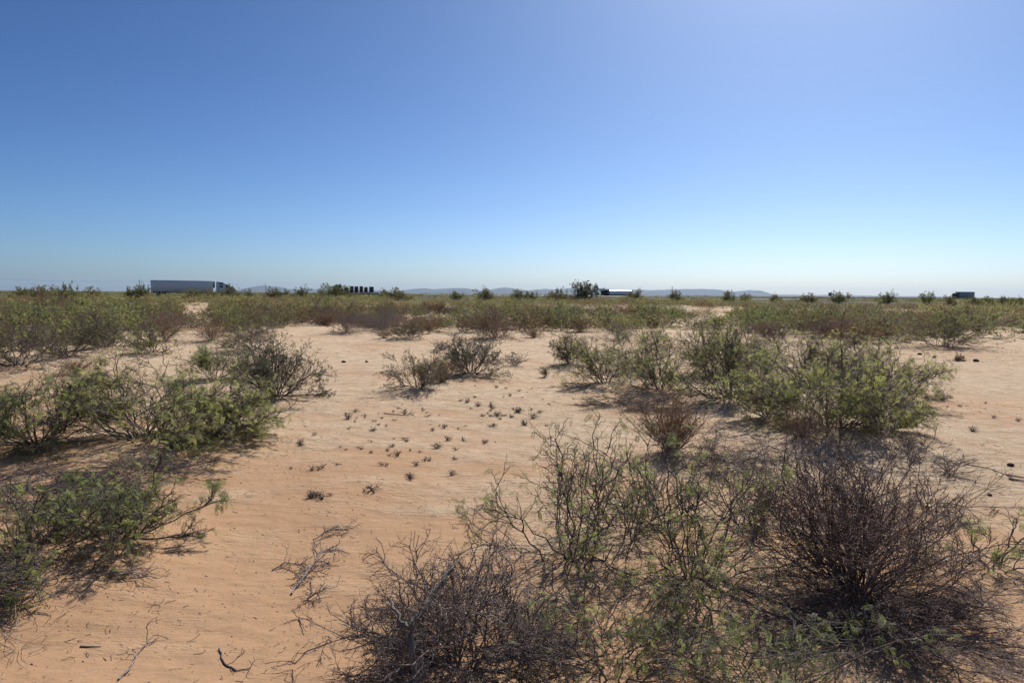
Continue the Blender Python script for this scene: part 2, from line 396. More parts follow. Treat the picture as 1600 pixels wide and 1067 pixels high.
def branches_mesh(name, res, lod, barkm):
    parts = []
    for i, (P, rr) in enumerate(res):
        kk = (5, 4, 3, 3)[i] if lod == 0 else 3
        v, q = tubes(P, rr, kk); parts.append((v, q, barkm))
    return smooth_mesh(quadmesh(name, parts))
def leaves_mesh(name, res, rng, n, size, tmpl, matn, level=-1, zmin=.0, hang=.1, side=None, bias=None):
    P = np.concatenate([r[0][:, -2:].reshape(-1, 2, 3) for r in res[1:]] if level is None else [res[l][0][:, -2:] for l in ([-1] if len(res) < 3 else [-1, -2])])
    i = rng.randint(0, len(P), int(n * 4)); f = rng.rand(len(i), 1)
    pos = P[i, 0] * (1 - f) + P[i, 1] * f
    if bias is not None:
        keep = rng.rand(len(pos)) < bias(pos); pos = pos[keep]; i = i[keep]
    # leaves come in clumps with bare twigs between
    cl = vnoise(pos[:, 0] * 5.0, pos[:, 1] * 5.0 + pos[:, 2] * 4.1, 7) + .5
    keep = rng.rand(len(pos)) < smooth(.2, .75, cl) * .8 + .2; pos = pos[keep][:int(n)]; i = i[keep][:int(n)]
    d = nrm(P[i, 1] - P[i, 0]); f_ = nrm(d * .5 + rng.normal(size=d.shape) * .6 - np.array([0, 0, hang]))
    up = nrm(rng.normal(size=d.shape) * .5 + np.array([0, 0, 1.]))
    v, q = stamp(pos, f_, up, size * rng.uniform(.55, 1.15, len(pos)), *tmpl, rng)
    v[:, 2] = np.maximum(v[:, 2], .008)
    return quadmesh(name, [(v, q, matn)])

# ------------------------------------------------------------------ hero shrubs, laid out from the photograph
# label, kind, base pixel, width m, depth m, height m, seed, leaf spec (count, size, material) or None, mound, radius factor
PIN0 = pinnate(7, .30, .05); PIN1 = pinnate(4, .42, .11)
BL = blades(5, np.random.RandomState(3)); SM = blades(4, np.random.RandomState(9), 1, .42, 1.2)
H = []
def hero(label, kind, bx, by, W, D, Hh, seed, leaf=None, mound=.05, rs=1.0, nm=1.0, name=None, cat='shrub', lod=0, bark=None, rot=None, group=None):
    H.append(dict(label=label, kind=kind, bx=bx, by=by, W=W, D=D, H=Hh, seed=seed, leaf=leaf, mound=mound, rs=rs, nm=nm, name=name, cat=cat, lod=lod, bark=bark, group=group))
mq = lambda n, s=.06: (int(n * 1.35), s, 'leaf', 'pin')
gy = lambda n, s=.02: (int(n * 1.2), s, 'leaf_grey', 'sm')
ol = lambda n, s=.05: (n, s, 'leaf_olive', 'bl')
br = lambda n, s=.03: (n, s, 'leaf_brown', 'bl')
hero('dead grey thorny shrub with tangled drooping twigs and a thick peeling trunk, nearest the viewer', 'tangle', 725, 1045, .95, .8, .50, 11, None, .02, .9, 2.0, 'dead_shrub', bark='bark_grey')
hero('sparse zigzag mesquite with nearly leafless upright twigs behind the dead grey tangle', 'sparse', 890, 890, 1.05, .8, .82, 12, mq(420, .045), .04, .8, 2.2, 'mesquite_shrub')
hero('tall open mesquite with small pale leaves between the dead tangle and the dark dense bush', 'sparse', 1080, 925, 1.15, 1.0, .84, 13, mq(600, .045), .05, .8, 2.6, 'mesquite_shrub')
hero('dense dark reddish leafless bush, the darkest large bush, on sand at near right', 'dense', 1335, 940, 1.12, 1.05, .80, 14, None, .05, .85, 1.45, 'leafless_shrub')
hero('thin green-tipped mesquite reaching out to the right of the dark dense bush', 'sparse', 1545, 900, .85, .6, .42, 15, mq(170), .02, .9, .8, 'mesquite_shrub')
hero('pale green feathery mesquite at the bottom, in front of the dark dense bush', 'sparse', 1180, 1120, 1.15, .7, .42, 16, mq(620, .036), .02, .8, 1.6, 'mesquite_shrub')
hero('low sparse mesquite with pale leaves just right of the dead grey tangle', 'sparse', 960, 1060, .75, .7, .38, 17, mq(330, .036), .02, .8, 1.5, 'mesquite_shrub')
hero('small upright rusty brown broom shrub between the near mesquites and the large green thicket', 'broom', 1048, 716, .62, .6, .60, 18, br(2200, .014), .05, .9, 2.2, 'dry_broom_shrub')
hero('bare grey twiggy mesquite at the right foot of the rusty brown broom shrub', 'tangle', 1130, 735, .95, .8, .38, 19, mq(90), .03, .8, .8, 'mesquite_shrub')
hero('large green mesquite at the right end of the thicket, tallest and nearest of the thicket', 'mesquite', 1300, 690, 1.85, 1.4, 1.0, 21, mq(2300), .12, 1.1, 1.9, 'mesquite_shrub')
hero('green mesquite forming the right rear of the thicket below its tall thin shoot', 'mesquite', 1375, 632, 1.4, 1.2, .88, 22, mq(1400), .1, 1.1, 1.4, 'mesquite_shrub')
hero('dark stemmed mesquite in the middle of the thicket with bare twisted limbs', 'mesquite', 1140, 635, 1.55, 1.1, 1.15, 23, mq(1100), .10, 1.3, 1.6, 'mesquite_shrub')
hero('leafy green mesquite left of centre in the thicket over a dark tangle of dead limbs', 'mesquite', 1035, 618, 1.5, 1.2, 1.02, 24, mq(1200), .08, 1.2, 1.4, 'mesquite_shrub')
hero('olive mesquite at the left end of the thicket with brown tips', 'mesquite', 945, 606, 1.15, 1.0, .78, 25, mq(800), .07, 1.0, 1.4, 'mesquite_shrub')
hero('grey leafless low limbs spread on the sand below the left end of the thicket', 'tangle', 985, 640, 1.25, .8, .26, 26, mq(50), .02, 1.1, .8, 'dead_shrub')
hero('small brown dry bush under the big green mesquite of the thicket', 'broom', 1250, 700, .62, .5, .36, 27, br(800, .014), .04, 1., 1.0, 'dry_broom_shrub')
hero('green mesquite behind the middle of the thicket beside the pale flat', 'mesquite', 1250, 600, 1.6, 1.2, .98, 28, mq(800), .08, 1.1, 1.4, 'mesquite_shrub')
hero('grey leafless bush rising behind the centre of the thicket', 'dense', 1180, 575, 1.2, 1.0, .62, 29, None, .05, 1.0, .6, 'leafless_shrub', bark='bark_grey')
hero('wide low green mesquite on the left, leaning over its own dead branches', 'low', 228, 712, 2.0, 1.3, .84, 31, mq(3200), .14, 1.1, 2.2, 'mesquite_shrub')
hero('green mesquite with bare arching twigs at the far left edge', 'low', 60, 715, 1.3, 1.2, .74, 32, mq(1400), .1, 1.1, 1.8, 'mesquite_shrub')
hero('bright green mesquite lying low over the sand at near left', 'low', 175, 868, .92, .8, .46, 33, mq(1300, .045), .06, 1.0, 1.2, 'mesquite_shrub')
hero('sparse grey and green mesquite at near left edge beside the bright green one', 'sparse', 45, 895, .9, .85, .46, 34, mq(600, .045), .06, .85, 2.8, 'mesquite_shrub')
hero('dead grey limbs lying under the low shrubs at near left', 'tangle', 70, 940, .75, .6, .2, 35, mq(120), .03, .9, .5, 'dead_shrub')
hero('dark dead limbs heaped between the two low green mesquites on the left', 'tangle', 95, 785, 1.15, .8, .2, 36, None, .04, 1.0, .5, 'dead_shrub', bark='bark_dark')
hero('dense grey-green rounded shrub with dark stems left of the bare sand', 'grey', 432, 628, 1.18, 1.05, .88, 41, gy(7500, .022), .07, 1.0, 2.0, 'grey_leaf_shrub')
hero('olive open mesquite touching the left side of the grey-green rounded shrub', 'mesquite', 335, 596, 1.2, 1.0, .84, 42, mq(1200), .07, 1.0, 1.1, 'mesquite_shrub')
hero('small tan brown dry shrub alone on sand at left, the larger of the pair', 'broom', 118, 586, .62, .5, .34, 43, br(400, .012), .01, 1.2, 1, 'dry_broom_shrub')
hero('small greyish dry shrub alone on sand at left, the smaller of the pair', 'broom', 147, 604, .48, .4, .28, 44, br(200, .012), .01, 1.2, .8, 'dry_broom_shrub', bark='bark_grey')
hero('low faded dry shrub cut by the left edge of the view', 'broom', 12, 630, .5, .4, .2, 45, None, .01, 1.0, .7, 'dry_broom_shrub', bark='bark_grey')
hero('large dark branching bush in the left bank, nearest the left edge', 'mesquite', 25, 580, 1.7, 1.6, 1.05, 51, ol(700, .05), .1, 1.4, 1.4, 'mesquite_shrub')
hero('dark branching bush second from the left edge in the left bank', 'mesquite', 105, 562, 1.6, 1.5, .98, 52, ol(800, .05), .1, 1.4, 1.3, 'mesquite_shrub')
hero('olive bush with dark fanned limbs in the middle of the left bank', 'mesquite', 165, 550, 1.5, 1.4, .98, 53, ol(900, .05), .1, 1.4, 1.3, 'mesquite_shrub')
hero('olive and brown bush at the right end of the left bank above its long shadow', 'mesquite', 238, 556, 1.1, 1.1, .85, 54, ol(700, .05), .08, 1.2, 1.2, 'mesquite_shrub')
hero('brown tinged bush just behind the right end of the left bank', 'broom', 258, 535, 1.1, 1.1, .85, 55, br(900, .03), .05, 1.4, 1.0, 'dry_broom_shrub')
hero('sparse olive shrub with dead limbs splayed at its foot left of the central sand', 'mesquite', 655, 612, .92, .85, .6, 61, ol(1000, .035), .06, 1.0, 1.5, 'mesquite_shrub')
hero('brown dry bush growing through the sparse olive shrub beside the central sand', 'broom', 690, 600, .5, .45, .46, 62, br(500, .014), .02, 1.1, 1.0, 'dry_broom_shrub')
hero('rounded grey olive bush standing right behind the sparse olive shrub', 'grey', 735, 588, 1.05, .95, .76, 63, gy(4200, .024), .05, 1.0, 1.7, 'grey_leaf_shrub')
hero('small bare spiky shrub alone on the central sand right of the rounded grey bush', 'broom', 806, 574, .50, .4, .30, 64, None, .02, 1.2, .5, 'dry_broom_shrub', bark='bark_grey')
hero('tiny dark grey upright plant on the central sand', 'broom', 852, 590, .17, .15, .2, 65, gy(260, .02), .01, 1.0, .4, 'grey_leaf_shrub')
hero('olive upright shrub at the left tip of the thicket beside the central sand', 'mesquite', 890, 573, .8, .75, .7, 66, ol(1300, .035), .06, 1.0, 1.5, 'mesquite_shrub')
hero('round olive green bush standing forward of the right scrub on the pale flat', 'mesquite', 1470, 545, 2.2, 1.9, .95, 71, ol(2600, .05), .08, 1.2, 1.6, 'mesquite_shrub')
hero('small dead twiggy shrub alone on the right hand flat', 'tangle', 1465, 628, .42, .35, .19, 72, None, .01, .8, .6, 'dead_shrub')
hero('dark dry grass clump on the pale flat below the round olive bush', 'tuft', 1498, 565, .28, .25, .2, 73, br(120, .05), .01, 2, 3, 'dry_grass_clump', cat='grass clump')
hero('bare grey spiky bush behind the thicket on the pale strip', 'dense', 965, 532, 1.35, 1.2, .6, 74, None, .04, 1.0, .5, 'leafless_shrub', bark='bark_grey')
hero('brown rounded dry bush left of the bare grey spiky bush', 'broom', 905, 520, 1.1, 1.0, .6, 75, br(900, .04), .03, 1.4, 1, 'dry_broom_shrub')
hero('dark fanned bare bush at the left of the middle scrub near sand', 'mesquite', 500, 507, 2.1, 1.9, 1.25, 76, ol(500, .05), .08, 2.0, 1.2, 'mesquite_shrub')
hero('grey brown twiggy bush right of the dark fanned bush', 'dense', 543, 522, 1.5, 1.3, .8, 77, br(400, .04), .05, 1.2, .5, 'leafless_shrub', bark='bark_grey')
hero('olive low bush with dark foot above the sparse olive shrub', 'mesquite', 632, 532, 1.2, 1.1, .62, 78, ol(600, .045), .05, 1.3, 1.1, 'mesquite_shrub')
hero('tall brown tinged bush at the head of the central sand', 'mesquite', 775, 532, 1.9, 1.7, 1.1, 79, br(1300, .05), .08, 1.4, 1.5, 'mesquite_shrub', bark='bark_red')
hero('light green bush right of the head of the central sand', 'mesquite', 845, 512, 1.4, 1.3, .85, 80, ol(1100, .05), .05, 1.3, 1.2, 'mesquite_shrub')
hero('pinkish bare branched bush standing above the left bank below the skyline', 'mesquite', 85, 500, 2.6, 2.2, 1.55, 81, br(500, .06), .1, 2.2, 1.4, 'leafless_shrub', bark='bark_tan')
hero('leafless bush behind the pale flat right of centre', 'dense', 1290, 530, 1.9, 1.5, .8, 82, br(500, .04), .05, 1.2, .6, 'leafless_shrub', bark='bark_red')
hero('spindly grey dry stems standing on the right flat beside the dark dense bush', 'broom', 1485, 745, .6, .4, .28, 83, None, .01, 1., .35, 'dry_broom_shrub', bark='bark_grey')
hero('thin low dry shrub on the pale strip behind the thicket', 'broom', 1110, 522, .9, .8, .5, 84, None, .02, 1.4, .5, 'dry_broom_shrub', bark='bark_grey')
hero('olive bush behind the left olive mesquite at the edge of sand', 'mesquite', 395, 550, 1.6, 1.4, .78, 85, ol(1000, .045), .06, 1.3, 1.2, 'mesquite_shrub')
hero('brown tinged bush at the left edge of the central sand behind the grey-green shrub', 'broom', 330, 535, 1.4, 1.2, .75, 86, br(900, .04), .05, 1.4, 1.1, 'dry_broom_shrub')

hero('grey tangle of bare twigs between the sparse mesquite and tall open mesquite', 'sparse', 985, 850, 1.0, .8, .6, 101, mq(300, .045), .03, .8, 2.4, 'mesquite_shrub')
hero('bare twigs with few leaves between tall open mesquite and dark dense bush', 'sparse', 1165, 830, .85, .7, .5, 102, mq(200, .045), .03, .8, 1.8, 'mesquite_shrub')
hero('leafy green mesquite in the front middle of the thicket left of the biggest one', 'mesquite', 1205, 668, 1.1, .9, .82, 103, mq(900), .07, 1.0, 1.4, 'mesquite_shrub')
hero('green mesquite in the rear left of the thicket behind the olive one', 'mesquite', 1005, 580, 1.5, 1.2, .9, 104, mq(750), .06, 1.0, 1.3, 'mesquite_shrub')
hero('low green mesquite with bare curling twigs at the right foot of the thicket', 'low', 1385, 690, .95, .8, .5, 105, mq(900), .05, 1.0, 1.3, 'mesquite_shrub')
hero('green mesquite forming the right tip of the wide low left clump', 'low', 335, 700, 1.0, .9, .55, 106, mq(1200), .06, 1.0, 1.3, 'mesquite_shrub')
hero('grey dead twigs under the front of the wide low left clump', 'tangle', 215, 755, 1.1, .6, .18, 107, mq(120), .03, .9, .5, 'dead_shrub')
hero('small bare bush on the sand behind the dark lumps left of centre', 'broom', 600, 530, .6, .5, .35, 108, br(200, .02), .02, 1.2, .8, 'dry_broom_shrub')
hero('low grey dry bush on the pale flat behind the round shrub pair', 'broom', 690, 548, .55, .5, .3, 109, br(150, .02), .02, 1.2, .8, 'dry_broom_shrub', bark='bark_grey')
hero('small brown bush at the edge of the pale strip right of the light green bush', 'broom', 835, 528, .7, .6, .4, 110, br(400, .03), .02, 1.3, .9, 'dry_broom_shrub')

hero('low dark reddish twigs spreading in front of the dark dense bush towards the right', 'tangle', 1430, 1010, 1.05, .7, .24, 120, None, .02, .8, 1.0, 'dead_shrub', bark='bark_red')
hero('tall olive mesquite in the rear middle of the thicket against the pale strip', 'mesquite', 1120, 590, 1.7, 1.2, 1.0, 121, mq(1000), .06, 1.2, 1.5, 'mesquite_shrub')
hero('airy green mesquite at the rear right of the thicket facing the pale flat', 'mesquite', 1340, 598, 1.5, 1.2, .85, 122, mq(850), .06, 1.1, 1.4, 'mesquite_shrub')

for h in H:
    h['xy'] = at(h['bx'], h['by']) or at_d(h['bx'], 40)
    MOUNDS.append((h['xy'][0], h['xy'][1], h['mound'], .55 * (h['W'] + h['D']) / 2 + .05))

# ------------------------------------------------------------------ ground sheet
def build_ground():
    ang = [-180.0]
    while ang[-1] < 180:
        a = abs(ang[-1]); ang.append(ang[-1] + (.22 if a < 48 else 2.5 if a > 60 else 1.0))
    ang = np.radians(np.array([a for a in ang if a < 179.0]))
    r = [.25]
    while r[-1] < 21000: r.append(r[-1] * (1.012 if r[-1] < 14 else 1.02 if r[-1] < 150 else 1.05))
    r = np.array(r); A, RR = np.meshgrid(ang, r)
    X = np.sin(A) * RR; Y = np.cos(A) * RR; Z = ground(X, Y)
    V = np.stack([X, Y, Z], -1).reshape(-1, 3); na, nr = len(ang), len(r)
    i = np.arange(nr - 1)[:, None] * na + np.arange(na)[None]; j = np.arange(nr - 1)[:, None] * na + (np.arange(na)[None] + 1) % na
    Q = np.stack([i, j, j + na, i + na], -1).reshape(-1, 4)[:, ::-1]
    # close the middle under the viewer
    c = len(V); V = np.vstack([V, [[0, 0, float(ground(0, 0))]]])
    k = np.arange(0, na - 1, 2); Q2 = np.stack([np.full(len(k), c), k, k + 1, np.minimum(k + 2, na) % na], -1)[:, ::-1]
    me = smooth_mesh(quadmesh('ground', [(V, np.vstack([Q, Q2]), 'sand')]))
    o = link('ground', me); o['kind'] = 'structure'
build_ground()

# ------------------------------------------------------------------ mountains
def ridge(name, prof, dist, depth, seed, thick):
    px = np.array([p[0] for p in prof], float); hy = np.array([p[1] for p in prof], float)
    n = 260; m = 24
    xs = np.linspace(px[0], px[-1], n); hh = np.interp(xs, px, hy)
    V = []
    for j in range(m):
        s = j / (m - 1)
        for i in range(n):
            u = (xs[i] - 800) / F * dist; 
            env = math.sin(math.pi * min(1, max(0, s))) ** .8
            nz = vnoise(u / 420., s * 5, seed) * .7 + vnoise(u / 130., s * 13, seed + 1) * .35
            z = hh[i] * thick * env * (1 + nz * (1 - env * .92) * 1.2) + hh[i] * thick * .05 * float(vnoise(u / 90., s * 3, seed + 3))
            V.append((u, dist + (s - .5) * depth, max(z, 0) - 3 if s in (0, 1) else max(z, -2)))
    V = np.array(V); i = (np.arange(m - 1)[:, None] * n + np.arange(n - 1)[None]).reshape(-1)
    Q = np.stack([i, i + 1, i + n + 1, i + n], -1)
    o = link(name, smooth_mesh(quadmesh(name, [(V, Q, 'rock')]))); o['kind'] = 'structure'; return o
# px, metres above the plain
MP = [(372, 0), (385, 60), (398, 105), (408, 170), (417, 205), (426, 190), (436, 140), (450, 110), (465, 105), (480, 125), (495, 110), (510, 80), (525, 110), (545, 150), (560, 130), (590, 90), (615, 70), (632, 95), (648, 135), (664, 160), (676, 130), (690, 145), (704, 160), (718, 170), (730, 165), (742, 125), (756, 110), (770, 150), (786, 195), (797, 180), (808, 140), (824, 115), (838, 150), (852, 165), (864, 150), (878, 170), (894, 195), (903, 165), (912, 140), (924, 175), (938, 195), (948, 190), (962, 140), (978, 165), (996, 165), (1012, 145), (1030, 160), (1052, 175), (1072, 185), (1092, 195), (1112, 180), (1128, 150), (1142, 125), (1158, 150), (1170, 170), (1178, 160), (1184, 90), (1192, 40), (1205, 0)]
ridge('mountains', MP, 17500, 3000, 11, .92)
ridge('distant_hills', [(1150, 0), (1200, 60), (1235, 75), (1270, 55), (1300, 80), (1340, 60), (1400, 45), (1450, 50), (1500, 20), (1540, 0)], 19600, 1500, 15, .8)

# ------------------------------------------------------------------ vehicle helpers
def boxp(x0, x1, y0, y1, z0, z1, bev=.03):
    b = min(bev, (x1 - x0) * .2, (y1 - y0) * .2, (z1 - z0) * .2); V = []; Q = []
    xs = (x0, x1); ys = (y0, y1); zs = (z0, z1)
    # chamfered along the long vertical corners and top edge
    prof = [(x0 + b, y0), (x1 - b, y0), (x1, y0 + b), (x1, y1 - b), (x1 - b, y1), (x0 + b, y1), (x0, y1 - b), (x0, y0 + b)]
    cx, cy = (x0 + x1) / 2, (y0 + y1) / 2
    for z, ins in ((z0, 0), (z1 - b, 0), (z1, b)):
        for (x, y) in prof: V.append((x - math.copysign(min(ins, abs(x - cx)), x - cx), y - math.copysign(min(ins, abs(y - cy)), y - cy), z))
    for r_ in range(2):
        for i in range(8): Q.append((r_ * 8 + i, r_ * 8 + (i + 1) % 8, r_ * 8 + 8 + (i + 1) % 8, r_ * 8 + 8 + i))
    for base, fl in ((0, True), (16, False)):
        for q in ((0, 1, 2, 3), (0, 3, 4, 7), (7, 4, 5, 6)):
            q = tuple(base + i for i in q); Q.append(q[::-1] if fl else q)
    return np.array(V, float), np.array(Q)
def prism(prof, y0, y1):
    """side profile (x,z) list, extruded across y; caps as quad strips about a fan"""
    n = len(prof); c = (sum(p[0] for p in prof) / n, sum(p[1] for p in prof) / n)
    V = [(p[0], y0, p[1]) for p in prof] + [(p[0], y1, p[1]) for p in prof] + [(c[0], y0, c[1]), (c[0], y1, c[1])]; Q = []
    for i in range(n): Q.append((i, (i + 1) % n, n + (i + 1) % n, n + i))
    for i in range(0, n, 2):
        j = (i + 1) % n; k = (i + 2) % n
        Q.append((2 * n, k if i + 1 < n else j, j, i)); Q.append((2 * n + 1, n + i, n + j, n + (k if i + 1 < n else j)))
    return np.array(V, float), np.array(Q)
def cyl(c, r, axis, length, k=20, prof=None):
    """lathe about an axis; prof = [(t 0..1, r factor)]"""
    prof = prof or [(0, 0), (0, .92), (.06, 1), (.94, 1), (1, .92), (1, 0)]
    V = []; Q = []
    for t, f in prof:
        for i in range(k):
            a = 2 * math.pi * i / k; u, v_ = r * f * math.cos(a), r * f * math.sin(a); s = (t - .5) * length
            p = {'x': (s, u, v_), 'y': (u, s, v_), 'z': (u, v_, s)}[axis]; V.append((c[0] + p[0], c[1] + p[1], c[2] + p[2]))
    for j in range(len(prof) - 1):
        for i in range(k): Q.append((j * k + i, j * k + (i + 1) % k, (j + 1) * k + (i + 1) % k, (j + 1) * k + i))
    return np.array(V, float), np.array(Q)
def part(name, parent, pieces):
    return link(name, quadmesh(name, pieces), parent)
def wheel(parent, x, y, r=.51, wd=.28):
    o = part('wheel', parent, [(*cyl((0, 0, 0), r, 'y', wd, 22, [(0, .62), (0, .9), (.12, 1), (.88, 1), (1, .9), (1, .62)]), 'tyre')]); o.location = (x, y, r)
    part('rim', o, [(*cyl((0, 0, 0), r * .62, 'y', wd * .7, 16, [(0, 0), (0, .3), (.12, .35), (.2, 1), (.8, 1), (.88, .35), (1, .3), (1, 0)]), 'rim')])
def place_vehicle(o, s, off, z, back=False):
    p = HW0 + HWD * s + HWN * off; a = math.atan2(HWD[1], HWD[0]) + (math.pi if back else 0)
    o.location = (p[0], p[1], z); o.rotation_euler = (0, 0, a)
def tractor(t, x, paint, wheels=True, roof=4.0, sleeper=True):
    """conventional tractor, rear of cab at x, nose towards +x"""
    prof = [(x, 1.0), (x, roof - .1), (x + .5, roof), (x + 1.5, roof - .1), (x + 2.5, roof - .6), (x + 3.1, roof - 1.15), (x + 3.65, 2.15), (x + 5.0, 1.95), (x + 5.4, 1.6), (x + 5.5, .75), (x + 3.6, .7), (x + 2.4, .9)]
    cab = part('cab', t, [(*prism(prof, -1.22, 1.22), paint)])
    for sy in (-1, 1):
        y = sy * 1.225
        for z in ((2.35, 2.75), (3.05, 3.4)) if sleeper else ():
            part('sleeper_window', cab, [(*boxp(x + .75, x + 1.55, min(y, y + sy * .02), max(y, y + sy * .02), *z, .005), 'dark_glass')])
        part('side_window', cab, [(*prism([(x + 2.3, 2.2), (x + 2.3, 2.95), (x + 2.75, 3.0), (x + 3.35, 2.25)], min(y, y + sy * .02), max(y, y + sy * .02)), 'dark_glass')])
        part('mirror', cab, [(*boxp(x + 3.2, x + 3.35, sy * 1.5 - .12, sy * 1.5 + .12, 2.3, 3.0), 'chassis'), (*boxp(x + 3.24, x + 3.30, min(sy * 1.2, sy * 1.5), max(sy * 1.2, sy * 1.5), 2.4, 2.46), 'chassis')])
        part('fuel_tank', t, [(*cyl((x + 1.2, sy * 1.0, .75), .33, 'x', 1.7), 'rim')])
        part('headlight', cab, [(*boxp(x + 5.43, x + 5.50, sy * .95 - .15, sy * .95 + .15, 1.1, 1.35, .01), 'rim')])
    part('windscreen', cab, [(*prism([(x + 2.62, roof - .68), (x + 3.12, roof - 1.12), (x + 3.62, 2.2), (x + 3.66, 2.22), (x + 3.16, roof - 1.06), (x + 2.66, roof - .62)], -1.05, 1.05), 'dark_glass')])
    part('bumper', t, [(*boxp(x + 5.4, x + 5.72, -1.2, 1.2, .4, .85), 'rim')])
    if wheels:
        for wx in (x - 1.9, x - .6, x + 4.5):
            for sy in (-1, 1): wheel(t, wx, sy * 1.05)
def cabover(t, x, paint, roof):
    prof = [(x, .9), (x, roof - .1), (x + .2, roof), (x + 1.5, roof - .05), (x + 1.9, roof - .35), (x + 2.15, 2.1), (x + 2.25, 1.2), (x + 2.25, .6), (x + 1.7, .6), (x + 1.5, 1.05), (x + .5, 1.05), (x + .3, .9)]
    cab = part('cab', t, [(*prism(prof, -1.2, 1.2), paint)])
    part('windscreen', cab, [(*prism([(x + 1.93, roof - .4), (x + 2.15, 2.15), (x + 2.19, 2.15), (x + 1.97, roof - .38)], -1.05, 1.05), 'dark_glass')])
    for sy in (-1, 1):
        y = sy * 1.205
        part('side_window', cab, [(*prism([(x + .9, 2.1), (x + .9, roof - .45), (x + 1.75, roof - .5), (x + 1.95, 2.1)], min(y, y + sy * .02), max(y, y + sy * .02)), 'dark_glass')])
        part('mirror', cab, [(*boxp(x + 2.1, x + 2.2, sy * 1.4 - .12, sy * 1.4 + .12, 2.1, 2.7), 'chassis'), (*boxp(x + 2.12, x + 2.17, min(sy * 1.19, sy * 1.4), max(sy * 1.19, sy * 1.4), 2.2, 2.26), 'chassis')])
        wheel(t, x + 1.0, sy * 1.02)
def trailer_axles(t, xs, y=1.05):
    for x in xs:
        for sy in (-1, 1): wheel(t, x, sy * y)
# semi truck with box trailer, near carriageway, heading right
t = thing('semi_truck', 'white semi truck with long plain grey-white box trailer passing on the highway', 'truck')
tb = part('trailer_box', t, [(*boxp(0, 14.3, -1.29, 1.29, 1.15, 4.0, .04), 'white_paint')])
part('trailer_rail', tb, [(*boxp(0.01, 14.29, -1.31, 1.31, 1.05, 1.2, .01), 'rim'), (*boxp(-.012, 14.31, -1.302, 1.302, 3.88, 3.95, .01), 'rim')])
for i in range(13):
    for sy in (-1, 1): pass
for y0, y1 in ((-1.2, -.02), (.02, 1.2)): part('rear_door', tb, [(*boxp(-.03, -.005, y0, y1, 1.3, 3.9, .01), 'white_paint')])
part('chassis', t, [(*boxp(.3, 13.8, -.5, .5, .85, 1.05), 'chassis'), (*boxp(12.6, 20.2, -.45, .45, .7, .95), 'chassis')])
for sy in (-1, 1): part('landing_leg', t, [(*boxp(10.4, 10.6, sy * .9 - .08, sy * .9 + .08, .3, 1.06), 'chassis')])
for sy in (-1, 1): part('mudflap', t, [(*boxp(.55, .6, sy * 1.0 - .3, sy * 1.0 + .3, .25, 1.0, .01), 'chassis')])
part('refrigeration_unit', t, [(*boxp(14.32, 14.7, -.95, .95, 2.2, 3.9, .06), 'chassis')])
trailer_axles(t, (1.6, 2.9)); tractor(t, 15.05, 'white_paint', roof=3.85)
ZR = .56
place_vehicle(t, -9.6, -2, ZR); 
# flatbed with crates, far carriageway, heading left
def far_spot(px, off=27.0):
    k = 0.0; r = ray(px, 460); a = r.x / r.y
    s = (a * (HW0[1] + HWN[1] * off) - HW0[0] - HWN[0] * off) / (HWD[0] - a * HWD[1]); return s
t = thing('flatbed_truck', 'flatbed truck carrying a row of dark square crates, half hidden by bushes', 'truck')
part('deck', t, [(*boxp(0, 12.0, -1.25, 1.25, 1.28, 1.5), 'chassis')]); part('chassis', t, [(*boxp(0, 14.2, -.45, .45, .8, 1.19), 'chassis')])
part('headboard', t, [(*boxp(11.7, 11.9, -1.2, 1.2, 1.43, 2.4), 'chassis')])
trailer_axles(t, (1.4, 2.7)); cabover(t, 12.2, 'chassis', 3.8)
s_end = far_spot(589); place_vehicle(t, s_end, 25, ZR, True); FT = t
for i in range(6):
    lx = (2.3, 4.1, 5.6, 7.2, 8.7, 10.4)[i]; hw_ = (.60, .44, .44, .48, .50, .56)[i]; hd = .4
    c = thing('crate', ('dark square crate on the flatbed truck, ' + ['at the tail end', 'second from the tail end', 'third from the tail end', 'fourth from the tail end', 'fifth from the tail end', 'nearest the cab'][i]), 'crate', group='crates on the flatbed truck')
    hh = (1.75, 1.6, 1.85, 1.8, 1.85, 1.5)[i]
    part('crate_body', c, [(*boxp(-hw_, hw_, -hd, hd, 0.0, hh, .03), 'crate')])
    for sx in (-1, 1):
        for sy in (-1, 1): part('corner_post', c, [(*boxp(sx * hw_ - .05, sx * hw_ + .05, sy * hd - .05, sy * hd + .05, .0, hh + .03, .01), 'crate_strip')])
    for sy in (-1, 1): part('side_batten', c, [(*boxp(-hw_ + .06, hw_ - .06, sy * hd - .04, sy * hd + .04, hh * .48, hh * .54, .01), 'crate_strip')])
    a = math.atan2(HWD[1], HWD[0]) + math.pi; c.rotation_euler = (0, 0, a)
    c.location = (FT.location.x + math.cos(a) * lx, FT.location.y + math.sin(a) * lx, ZR + 1.502)
# tanker
t = thing('tanker_truck', 'tanker truck with shiny pale cylindrical tank on the highway right of the lone tree', 'truck')
part('tank', t, [(*cyl((5.6, 0, 2.0), .98, 'x', 11.2, 32, [(0, 0), (0, .5), (.015, .85), (.04, .98), (.07, 1), (.93, 1), (.96, .98), (.985, .85), (1, .5), (1, 0)]), 'steel')])
for x in (2.5, 5.6, 8.7): part('manhole', t, [(*cyl((x, 0, 3.02), .3, 'z', .2), 'rim')])
part('chassis', t, [(*boxp(0.4, 15.5, -.45, .45, .8, 1.08), 'chassis')])
part('hose_tube', t, [(*cyl((5.5, -1.05, 1.0), .12, 'x', 5.0), 'rim')])
trailer_axles(t, (1.3, 2.6)); cabover(t, 11.4, 'chassis', 3.2)
place_vehicle(t, far_spot(983), 25, ZR, True)
